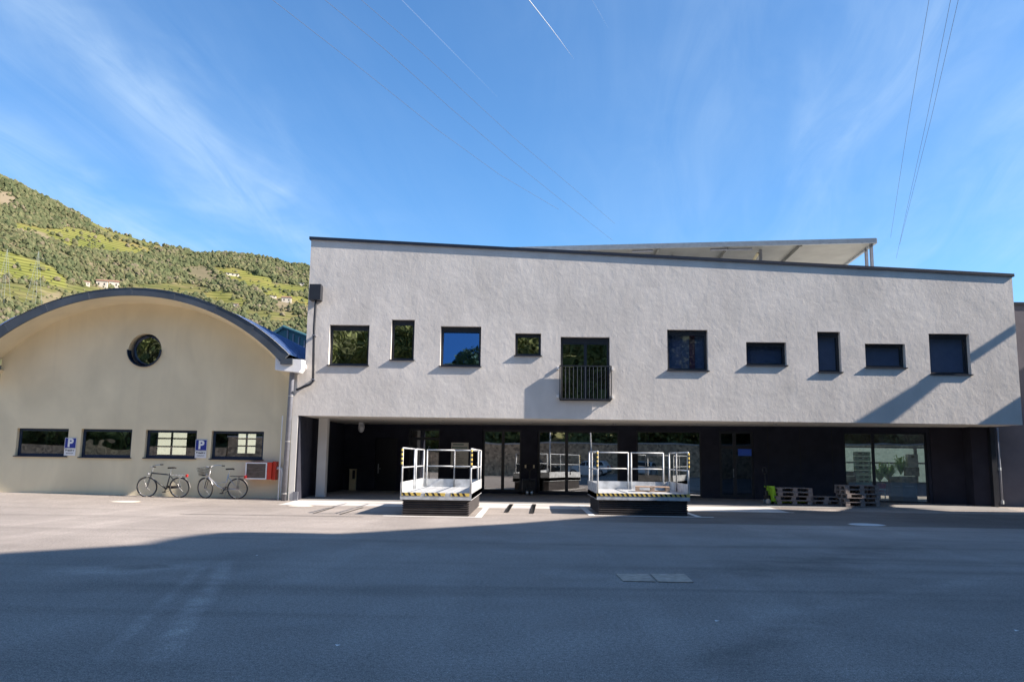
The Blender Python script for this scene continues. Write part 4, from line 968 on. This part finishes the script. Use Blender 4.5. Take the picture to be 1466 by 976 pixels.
# ================================================================== HILLSIDE
SKYL = [(-500, 120), (-200, 165), (-60, 225), (0, 252), (30, 264), (60, 279), (100, 300), (130, 315), (160, 329), (190, 338), (220, 347), (250, 355), (285, 362), (310, 363), (330, 362), (345, 364), (380, 369), (410, 376), (443, 382), (520, 392), (640, 410), (800, 440), (1000, 480), (1300, 520), (1700, 560)]
def az_of(px, py): d = ray(px, py); return math.atan2(d.x, d.y), math.atan2(d.z, math.hypot(d.x, d.y))
SA = [az_of(*q) for q in SKYL]
def esky(a):
    if a <= SA[0][0]: return SA[0][1]
    for (a0, e0), (a1, e1) in zip(SA, SA[1:]):
        if a <= a1: return e0+(e1-e0)*(a-a0)/(a1-a0)
    return SA[-1][1]
D0, D1 = 260., 1500.
def terr(a, v):
    e = math.tan(esky(a))
    if v <= 1: d = D0+(D1-D0)*v; k = v**.8
    else: d = D1+(v-1)*1500; k = 1-.25*(v-1)
    x, y = math.sin(a)*d, math.cos(a)*d
    z = d*e*k
    nz = noise.fractal(V((x, y, 0))/170., 1, 2, 5)*9 + noise.noise(V((x, y, 3))/45.)*2.5
    z += nz*min(1, v*3)*(1.0 if v < .9 else max(0, (1.0-abs(v-1)*0))*.35)
    return V((x, y, z))
VINE = [([(-80, 350), (0, 358), (35, 366), (60, 375), (88, 390), (98, 402), (96, 412), (60, 408), (0, 402), (-80, 400)], 1.0),
        ([(20, 320), (60, 328), (100, 326), (112, 328), (170, 343), (222, 357), (214, 365), (150, 362), (100, 352), (60, 336), (20, 328)], .9),
        ([(130, 315), (175, 333), (235, 352), (232, 358), (170, 342), (135, 325)], .6),
        ([(307, 381), (335, 383), (352, 388), (389, 400), (388, 405), (351, 408), (325, 400), (310, 390)], 1.),
        ([(288, 418), (322, 417), (350, 427), (349, 441), (318, 437), (295, 428)], .8),
        ([(352, 403), (388, 405), (443, 412), (443, 420), (371, 416), (352, 410)], .9),
        ([(371, 418), (400, 417), (443, 426), (443, 441), (400, 428), (375, 424)], 1.),
        ([(0, 406), (60, 410), (120, 408), (160, 414), (110, 424), (50, 436), (0, 432)], .45),
        ([(180, 408), (260, 404), (300, 412), (290, 420), (200, 416)], .4),
        ([(350, 440), (420, 446), (440, 455), (400, 462), (350, 450)], .5),
        ([(470, 395), (620, 415), (600, 440), (480, 430)], .7)]
BARE = [([(-10, 273), (12, 278), (27, 289), (0, 291)], 1.), ([(33, 328), (60, 332), (80, 343), (60, 341)], .8), ([(255, 385), (290, 380), (315, 395), (290, 405)], .5), ([(385, 425), (410, 425), (425, 440), (395, 440)], .7), ([(60, 425), (90, 415), (85, 440), (60, 445)], .6)]
def inpoly(x, y, P):
    c = False; j = len(P)-1
    for i in range(len(P)):
        if (P[i][1] > y) != (P[j][1] > y) and x < (P[j][0]-P[i][0])*(y-P[i][1])/(P[j][1]-P[i][1])+P[i][0]: c = not c
        j = i
    return c
def covers(p):
    px, py = proj(p); px += noise.noise(p/60.)*5; py += noise.noise(p/60.+V((9, 9, 9)))*3
    v = 0.; b = 0.
    for P, k in VINE:
        if inpoly(px, py, P): v = max(v, k)
    for P, k in BARE:
        if inpoly(px, py, P): b = max(b, k)
    return v, b
def hill():
    NAz, NV = 300, 130; a0, a1 = math.radians(-52), math.radians(14)
    vs = []; fs = []; cv = []
    for j in range(NV+1):
        v = j/NV*1.35
        for i in range(NAz+1):
            a = a0+(a1-a0)*i/NAz; p = terr(a, v); vs.append(p); c = covers(p) if v < 1.05 else (0., 0.); cv += [c[0], c[1], 0., 1.]
    n = NAz+1
    for j in range(NV):
        for i in range(NAz): q = j*n+i; fs.append((q, q+1, q+n+1, q+n))
    me = bpy.data.meshes.new('hillside'); me.from_pydata([tuple(p) for p in vs], [], fs)
    at = me.attributes.new('cover', 'FLOAT_COLOR', 'POINT'); at.data.foreach_set('color', cv)
    me.polygons.foreach_set('use_smooth', [True]*len(fs))
    mt, nn, l, p = nt('hillside_cover'); p.inputs['Roughness'].default_value = 1; p.inputs['Specular IOR Level'].default_value = 0
    A = nn.new('ShaderNodeAttribute'); A.attribute_name = 'cover'; sp = nn.new('ShaderNodeSeparateColor'); l.new(A.outputs['Color'], sp.inputs[0])
    t = nn.new('ShaderNodeTexCoord')
    def N(s, d=5): x = nn.new('ShaderNodeTexNoise'); x.inputs['Scale'].default_value = s; x.inputs['Detail'].default_value = d; l.new(t.outputs['Object'], x.inputs['Vector']); return x.outputs[0]
    def ramp(x, st):
        r = nn.new('ShaderNodeValToRGB'); e = r.color_ramp.elements
        e[0].position, e[0].color = st[0][0], st[0][1]+(1,); e[1].position, e[1].color = st[-1][0], st[-1][1]+(1,)
        for q, c in st[1:-1]: z = e.new(q); z.color = c+(1,)
        l.new(x, r.inputs[0]); return r.outputs[0]
    scrub = ramp(N(.035, 8), [(.35, (.060, .068, .034)), (.5, (.095, .094, .050)), (.62, (.14, .12, .075)), (.72, (.21, .17, .12))])
    vine = ramp(N(.012, 4), [(.35, (.135, .15, .042)), (.55, (.185, .185, .055)), (.68, (.22, .18, .07))])
    wv = nn.new('ShaderNodeTexWave'); wv.bands_direction = 'Z'; wv.inputs['Scale'].default_value = .055; wv.inputs['Distortion'].default_value = 1.2; wv.inputs['Detail Scale'].default_value = .02; l.new(t.outputs['Object'], wv.inputs['Vector'])
    vr = nn.new('ShaderNodeMapRange'); vr.inputs[1].default_value = .2; vr.inputs[2].default_value = .8; vr.inputs[3].default_value = .62; vr.inputs[4].default_value = 1.1; l.new(wv.outputs['Fac'], vr.inputs[0])
    vm = nn.new('ShaderNodeVectorMath'); vm.operation = 'SCALE'; l.new(vine, vm.inputs[0]); l.new(vr.outputs[0], vm.inputs['Scale'])
    m1 = nn.new('ShaderNodeMix'); m1.data_type = 'RGBA'; l.new(sp.outputs[0], m1.inputs[0]); l.new(scrub, m1.inputs[6]); l.new(vm.outputs[0], m1.inputs[7])
    m2 = nn.new('ShaderNodeMix'); m2.data_type = 'RGBA'; l.new(sp.outputs[1], m2.inputs[0]); l.new(m1.outputs[2], m2.inputs[6]); m2.inputs[7].default_value = (.20, .165, .115, 1)
    l.new(m2.outputs[2], p.inputs['Base Color'])
    me.materials.append(mt)
    o = bpy.data.objects.new('hillside', me); COL.objects.link(o); struct(o, 'vineyard and scrub covered mountainside')
hill()
def woods():
    rnd = random.Random(3)
    bm = bmesh.new(); bmesh.ops.create_icosphere(bm, subdivisions=1, radius=1); V0 = [v.co.copy() for v in bm.verts]; F0 = [tuple(v.index for v in f.verts) for f in bm.faces]; bm.free()
    vs, fs, cols = [], [], []; cnt = 0; nb_ = len(V0); shapes = []
    for sd in range(16):
        shapes.append([q*(1+.6*noise.noise(q*1.7+V((sd*3.7, 0, 0)))) for q in V0])
    a0, a1 = math.radians(-36), math.radians(-10)
    for k in range(200000):
        if cnt > 56000: break
        a = rnd.uniform(a0, a1); v = rnd.random()**.7*1.03
        if v < .28: continue
        p = terr(a, v); c = covers(p); d = noise.noise(p/38.)+.5*noise.noise(p/14.)
        if c[0] > .3 or c[1] > .4:
            if rnd.random() > .03: continue
        elif d < -.25 and rnd.random() > .3: continue
        r = (.9+2.9*rnd.random()**3.)*(.75+.4*v)*(1.+.5*max(0, d)); h = rnd.uniform(.7, 1.2); b = len(vs); an = rnd.uniform(0, 6.28); ca, sa = math.cos(an)*r, math.sin(an)*r
        for w in shapes[rnd.randrange(16)]: vs.append((p.x+w.x*ca-w.y*sa, p.y+w.x*sa+w.y*ca, p.z+(w.z+.4)*r*h))
        for f in F0: fs.append(tuple(i+b for i in f))
        t_ = rnd.random()+.35*noise.noise(p/70.); g = rnd.uniform(.88, 1.14)
        bc = (.058, .070, .034) if t_ < .15 else (.078, .086, .042) if t_ < .62 else (.104, .102, .052) if t_ < .95 else (.125, .108, .07)
        cols += [x for _ in V0 for x in (bc[0]*g*1.15, bc[1]*g*1.15, bc[2]*g*1.2, 1.)]
        cnt += 1
    me = bpy.data.meshes.new('hillside_scrub'); me.from_pydata(vs, [], fs); at = me.attributes.new('tint', 'FLOAT_COLOR', 'POINT'); at.data.foreach_set('color', cols)
    mt, nn, l, p = nt('scrub_leaf'); p.inputs['Roughness'].default_value = 1; p.inputs['Specular IOR Level'].default_value = 0
    A = nn.new('ShaderNodeAttribute'); A.attribute_name = 'tint'; l.new(A.outputs['Color'], p.inputs['Base Color'])
    me.materials.append(mt); o = bpy.data.objects.new('hillside_scrub', me); COL.objects.link(o)
    meta(o, 'dense olive scrub and small trees covering the mountainside', 'scrub', None, 'stuff')
woods()
def on_hill(px, py):
    a, e = az_of(px, py); lo, hi = .05, 1.
    for k in range(30):
        m_ = (lo+hi)/2; q = terr(a, m_)
        if math.atan2(q.z-EYE, math.hypot(q.x, q.y)) < e: lo = m_
        else: hi = m_
    return terr(a, lo)
def house(px, py, wpx, hpx, label, roof=True):
    p = on_hill(px, py); d = p.length; w = wpx/CF*d; h = hpx/CF*d
    t = thing('farmhouse', label, 'house', p, -math.atan2(p.x, p.y)+random.uniform(-.2, .2))
    T = Matrix.Translation(p)
    MB().box(-w/2, w/2, 0, w*.7, -h*.5, h).xf(T).build('wall', M_house, t)
    mb = MB(); mb.add([(-w*.56, -w*.06, h), (w*.56, -w*.06, h), (w*.56, w*.76, h), (-w*.56, w*.76, h), (-w*.5, w*.35, h*1.35), (w*.5, w*.35, h*1.35)], [(0, 1, 5, 4), (2, 3, 4, 5), (1, 2, 5), (3, 0, 4), (0, 3, 2, 1)]); mb.xf(T).build('roof', M_tile, t)
    n = max(2, int(wpx/5))
    for k in range(n):
        x = -w/2+w*(k+.5)/n; MB().box(x-w*.06, x+w*.06, -.12, -.01, h*.35, h*.7).xf(T).build('window', M_inside, t)
house(145, 411, 13, 8, 'white farmhouse left of its twin just above the arched roof'); house(162, 412, 13, 8, 'white farmhouse right of its twin just above the arched roof')
house(123, 409, 9, 5, 'small farmhouse farthest left above the arched roof'); house(410, 433, 13, 7, 'white farmhouse close to the corner of the grey building')
house(333, 395, 17, 4, 'low farmhouse in the middle of the upper green vineyard'); house(425, 408, 20, 4, 'long pale farmhouse under the ridge beside the grey building')
house(257, 371, 14, 4, 'low white farmhouse near the ridge'); house(389, 426, 13, 3, 'low brown roofed house left of the right white farmhouse'); house(335, 439, 10, 4, 'small house just above the right flank of the arched roof')
def pylon(px, py, hpx, label):
    p = on_hill(px, py); d = p.length; h = hpx/CF*d; w = h*.1
    t = thing('pylon', label, 'pylon', p)
    mb = MB(); T = Matrix.Translation(p); r = h*.0026
    for sx in (-1, 1):
        for sy in (-1, 1): mb.tube([V((sx*w, sy*w, -2)), V((sx*w*.25, sy*w*.25, h*.75)), V((0, 0, h))], r, 4)
    mb.xf(T).build('leg', M_pylon, t)
    mb = MB()
    for k in range(9):
        z0, z1 = h*.75*k/9, h*.75*(k+1)/9; w0, w1 = w*(1-.75*k/9), w*(1-.75*(k+1)/9)
        for sy in (-1, 1): mb.tube([V((-w0, sy*w0, z0)), V((w1, sy*w1, z1))], r*.7, 3); mb.tube([V((w0, sy*w0, z0)), V((-w1, sy*w1, z1))], r*.7, 3)
    for k in range(4): w0 = w*(1-.75*k/9); mb.tube([V((-w0, -w0, h*.75*k/9)), V((-w0, w0, h*.75*k/9))], r*.7, 3)
    mb.xf(T).build('lattice', M_pylon, t)
    for zz in (.72, .84): MB().tube([V((-h*.14, 0, h*zz)), V((0, 0, h*(zz+.03))), V((h*.14, 0, h*zz))], r*1.2, 4).xf(T).build('cross_arm', M_pylon, t)
pylon(48, 436, 68, 'lattice power pylon on the lower left slope'); pylon(3, 432, 66, 'lattice power pylon cut by the left edge')

# ================================================================== WIRES AND VAPOUR TRAILS
def wire(pts, h, r, label, grp):
    P = [G(px, py, h) for px, py in pts]; d0 = (P[0]-P[1]).normalized(); P = [P[0]+d0*30]+P
    m0 = P[0]; fine = []
    for a, b in zip(P, P[1:]):
        for k in range(4): fine.append(a.lerp(b, k/4))
    fine.append(P[-1])
    o = MB().tube(fine, r, 5).build('power_line', M_cable, smooth=True); meta(o, label, 'power line', grp)
g1 = 'power lines crossing the left of the sky'; g2 = 'power lines on the right of the sky'
wire([(390, 0), (525, 105), (625, 185), (715, 250), (800, 300)], 42, .021, 'lowest leftmost wire of the left set', g1)
wire([(465, 0), (550, 70), (645, 155), (733, 230), (808, 290), (878, 345)], 42, .021, 'second wire from the left of the left set', g1)
wire([(517, 0), (600, 72), (733, 195), (830, 277), (880, 320)], 42, .018, 'third wire from the left, in the left set', g1)
wire([(1330, 0), (1298, 190), (1275, 340)], 42, .021, 'leftmost wire of the right set', g2)
wire([(1361, 0), (1328, 165), (1283, 370)], 42, .021, 'middle wire of the right set', g2)
wire([(1372, 0), (1333, 170), (1288, 350)], 42, .021, 'rightmost wire of the right set', g2)
def trail(pts, r, label, mt=None):
    P = [G(px, py, 9500) for px, py in pts]; o = MB().tube(P, r, 6).build('vapour_trail', mt or M_trail, smooth=True); meta(o, label, 'vapour trail', None, 'stuff')
trail([(750, -12), (757, 0), (790, 42), (822, 85)], [11, 10, 7, 1], 'thin white vapour trail at the top centre of the sky')
trail([(560, -20), (575, 0), (640, 66), (712, 139)], [9, 9, 9, 3], 'faint vapour trail left of the bright one', M_trail2)
trail([(846, -3), (858, 18), (871, 41)], [8, 8, 3], 'short faint vapour trail right of the bright one', M_trail2)

# ================================================================== BEHIND THE CAMERA (reflected in the glass, and casting the big shade)
sw = thing('retaining_wall', 'rough stone retaining wall across the yard behind the viewer', 'wall', (-20, -13, 0))
mt, nn, l, p = nt('rubble_stone'); tcn = nn.new('ShaderNodeTexCoord'); vo = nn.new('ShaderNodeTexVoronoi'); vo.inputs['Scale'].default_value = 4.5; l.new(tcn.outputs['Object'], vo.inputs['Vector'])
rp = nn.new('ShaderNodeValToRGB'); rp.color_ramp.elements[0].color = (.22, .15, .10, 1); rp.color_ramp.elements[1].color = (.85, .60, .38, 1); l.new(vo.outputs['Color'], rp.inputs[0]); l.new(rp.outputs[0], p.inputs['Base Color']); p.inputs['Roughness'].default_value = .95
MB().box(-26, 22, -14, -13, -.1, 3.1).build('masonry', mt, sw); MB().box(-95, -26.11, -14, -13, -.1, 2.15).build('low_masonry', mt, sw); MB().box(-26.1, 22.1, -14.05, -12.95, 3.101, 3.22).build('wall_cap', M_concrete, sw)
def crown_mesh(seed, R_, H_, n):
    rnd = random.Random(seed); mb = MB()
    lobes = [(V((rnd.uniform(-.6, .6)*R_, rnd.uniform(-.6, .6)*R_, rnd.uniform(.0, 1)*H_)), rnd.uniform(.35, .6)*R_) for _ in range(16)]
    for k in range(n):
        c, r = lobes[rnd.randrange(16)]; u = V((rnd.gauss(0, 1), rnd.gauss(0, 1), rnd.gauss(0, 1))).normalized(); p = c+u*r*rnd.uniform(.7, 1.05); p.z = max(p.z, -.15*H_)
        s = rnd.uniform(.14, .30); a = V((rnd.gauss(0, 1), rnd.gauss(0, 1), rnd.gauss(0, .6))).normalized()*s; b = a.cross(u).normalized()*s*.6
        mb.add([p-a, p-b, p+a, p+b], [(0, 1, 2, 3)])
    return mb
def make_tree(seed, H):
    t = thing('broadleaf_tree', 'tree', 'tree', (0, 0, 0), 0, 'trees behind the stone retaining wall')
    tr = MB(); tr.tube([V((0, 0, -.2)), V((.1, .05, H*.25)), V((0, .1, H*.55)), V((.1, 0, H*.8))], [.28, .22, .13, .05], 8)
    for k in range(5):
        a = k*1.3; tr.tube([V((.05, .05, H*(.25+.08*k))), V((math.cos(a)*1.4, math.sin(a)*1.4, H*(.42+.08*k)))], [.1, .03], 6)
    tr.build('trunk', M_bark, t, smooth=True)
    c = crown_mesh(seed, 3.9, H*.78, 8000); c.xf(Matrix.Translation((0, 0, H*.14))); c.build('crown', M_leaf, t, fix=False)
    return t
protos = [make_tree(5, 15), make_tree(9, 17)]
i = 0
for row, yy in enumerate((-17.5, -23)):
    for k in range(19):
        x = -84+k*5.9+row*3+random.uniform(-1, 1)
        o = protos[i] if i < 2 else copy_tree(protos[i % 2])
        o.location = (x, yy+random.uniform(-1, 1), 1.2); o.rotation_euler = (0, 0, random.uniform(0, 6.28)); s = random.uniform(.85, 1.15); o.scale = (s, s, s)
        o['label'] = 'leafy tree in the belt behind the stone retaining wall'; i += 1
bk_ = MB(); bk_.prism([(-14.1, 0), (-14.1, 1.2), (-30, 5), (-60, 26), (-60, 0)], 0, 122)
bk_.v = [V((-95+q.y, q.x, q.z)) for q in bk_.v]
struct(bk_.build('wooded_bank', mat('bank_undergrowth', (.20, .20, .085), 1, var=.8, scale=1.2)), 'wooded bank rising behind the retaining wall')
def car(x, y, paint, label, rz=0., s=1.):
    t = thing('parked_car', label, 'car', (x, y, 0), rz, 'cars parked along the stone wall')
    T = Matrix.Translation((x, y, 0))
    side = [(-2.0, .35), (-2.02, .75), (-1.95, .98), (-1.75, 1.05), (-1.5, 1.42), (-1.2, 1.5), (.0, 1.5), (.35, 1.42), (.95, 1.0), (1.7, .88), (1.98, .7), (2.02, .35), (1.65, .22), (-1.6, .22)]
    mb = MB(); n = len(side); vs = []
    for k, (yy, ins) in enumerate(((-.84, 1), (-.78, 0), (.78, 0), (.84, 1))):
        for (a, b) in side:
            tw = max(0, b-.95)*.32; yv = yy*(1-tw) if abs(yy) > .8 else yy*(1-tw)
            vs.append((a*(.985 if abs(yy) > .8 else 1), yv, b if abs(yy) < .8 else (b-.02 if b > .5 else b)))
    fs = []
    for k in range(3):
        for i_ in range(n): fs.append((k*n+i_, k*n+(i_+1) % n, (k+1)*n+(i_+1) % n, (k+1)*n+i_))
    tri = tessellate_polygon([[V((a, b, 0)) for a, b in side]]); fs += [tuple(q) for q in tri]+[tuple(3*n+i_ for i_ in q) for q in tri]
    mb.add(vs, fs); mb.xf(T).build('body', paint, t)
    for sy in (-1, 1):
        for P in ([(-1.6, 1.05), (-1.35, 1.38), (-.75, 1.42), (-.75, 1.05)], [(-.68, 1.05), (-.68, 1.42), (.1, 1.40), (.1, 1.05)], [(.17, 1.05), (.17, 1.39), (.38, 1.34), (.8, 1.04)]):
            g = MB(); g.add([(a, sy*(.845-(max(0, b-.95)*.27)), b) for a, b in P], [(0, 1, 2, 3)]); g.xf(T).build('side_window', M_black, t, fix=False)
    g = MB(); g.add([(.98, -.7, 1.02), (.98, .7, 1.02), (.42, .6, 1.41), (.42, -.6, 1.41)], [(0, 1, 2, 3)]); g.xf(T @ Matrix.Translation((.02, 0, .01))).build('windscreen', M_black, t, fix=False)
    for wx in (-1.28, 1.25):
        for sy in (-1, 1):
            w = MB().tube([V((wx, sy*.66, .32)), V((wx, sy*.86, .32))], .32, 18).xf(T).build('wheel', M_tyre, t)
            MB().tube([V((wx, sy*.861, .32)), V((wx, sy*.872, .32))], .2, 12).xf(T).build('rim', M_rim, w)
    for sy in (-.6, .6): MB().box(1.9, 2.0, sy-.16, sy+.16, .66, .78).xf(T).build('headlight', M_rim, t); MB().box(-2.04, -1.96, sy-.12, sy+.12, .8, .98).xf(T).build('tail_light', M_tail, t)
    MB().box(-2.05, -1.9, -.7, .7, .3, .45).xf(T).build('bumper', M_black, t)
    return t
M_carw = mat('white_car_paint', (.7, .7, .7), .25, var=.02); M_card_ = mat('dark_car_paint', (.03, .035, .04), .25, .3, var=.05)
car(-15.3, -7.5, M_card_, 'dark hatchback parked along the stone wall', 0); car(-10.2, -7.2, M_carw, 'white hatchback parked beside the dark one', math.pi); car(-5.3, -8, M_carw, 'white car parked facing the building', math.pi/2)
for k, (x, yy) in enumerate(((-15.5, -11.5), (-11.4, -11.5), (-8.2, -11.5), (-18.5, -11.5))):
    t = thing('light_pole', 'slim pale pole '+('farthest left' if k == 3 else ('behind the dark car', 'behind the white car', 'between the two white cars')[k])+' before the stone wall', 'pole', (x, yy, 0), 0, 'slim poles before the stone wall')
    MB().tube([V((x, yy, 0)), V((x, yy, 6.5))], [.07, .045], 8).build('shaft', M_white, t); MB().box(x-.1, x+.1, yy, yy+.5, 6.5, 6.58).build('lamp_head', M_zinc, t)

# unseen wall added to the right, outlined so that it casts the yard's shade
XC = 24.
def cast(p): t = (XC-p.x)/6.; return (p.y-t, p.z+4.14*t)
gp = [(-300, 815), (0, 791), (200, 779), (232, 772), (270, 766), (310, 762), (350, 761.2), (410, 762), (475, 764), (560, 759), (733, 749), (848, 740), (998, 730.5), (1098, 728.3), (1195, 732), (1215, 727), (1232, 715), (1257, 715), (1262, 724.5), (1344, 731.2), (1466, 732.5), (1560, 733)]
prof = [cast(G(*q)) for q in gp]
prof = [(-30, prof[0][1]+6.), (prof[0][0]-2, prof[0][1]+1.)]+prof
poly = prof+[(prof[-1][0], 0.0), (-30, 0.0)]
caster = thing('shade_caster', 'unseen wall added right of the yard, outlined to cast its shade', 'building', (XC, 0, 0))
def yz_prism(poly, x0, x1):
    mb = MB(); mb.prism(poly, x0, x1); mb.v = [V((q.y, q.x, q.z)) for q in mb.v]; return mb
yz_prism(poly, XC, XC+.4).build('shade_profile_wall', M_caster, caster)  # outline traced back from the yard's shadow edge
MB().box(XC+.401, XC+12, -30, 22, 0, 5.5).build('caster_base', M_caster, caster)  # unseen low block added behind the shade-casting wall
def fcast(pts): return [cast(W(px, py, YF)) for px, py in pts]
yz_prism(fcast([(1456, 461.5), (1390.4, 504.4), (1332, 536.6), (1224, 603), (1180, 630), (1235, 628), (1273.6, 604), (1350.4, 542), (1390, 517), (1456, 472)]), XC, XC+.12).build('band_shadow_plate', M_caster, caster)  # unseen thin plate shaped to cast the slanting shadow band on the facade
yz_prism(fcast([(1466, 569), (1409, 606), (1390, 618), (1500, 640), (1500, 548)]), XC, XC+.12).build('wedge_shadow_plate', M_caster, caster)  # unseen plate added to cast the shade wedge at the facade's right end


yz_prism([(28.9, 4.4), (33, 4.4), (33, 9.2), (28.3, 9.2), (28.3, 8), (28.9, 6.2)], XC, XC+.4).build('end_shade_plate', M_caster, caster)  # unseen slab added to shade the neighbour block and end wall
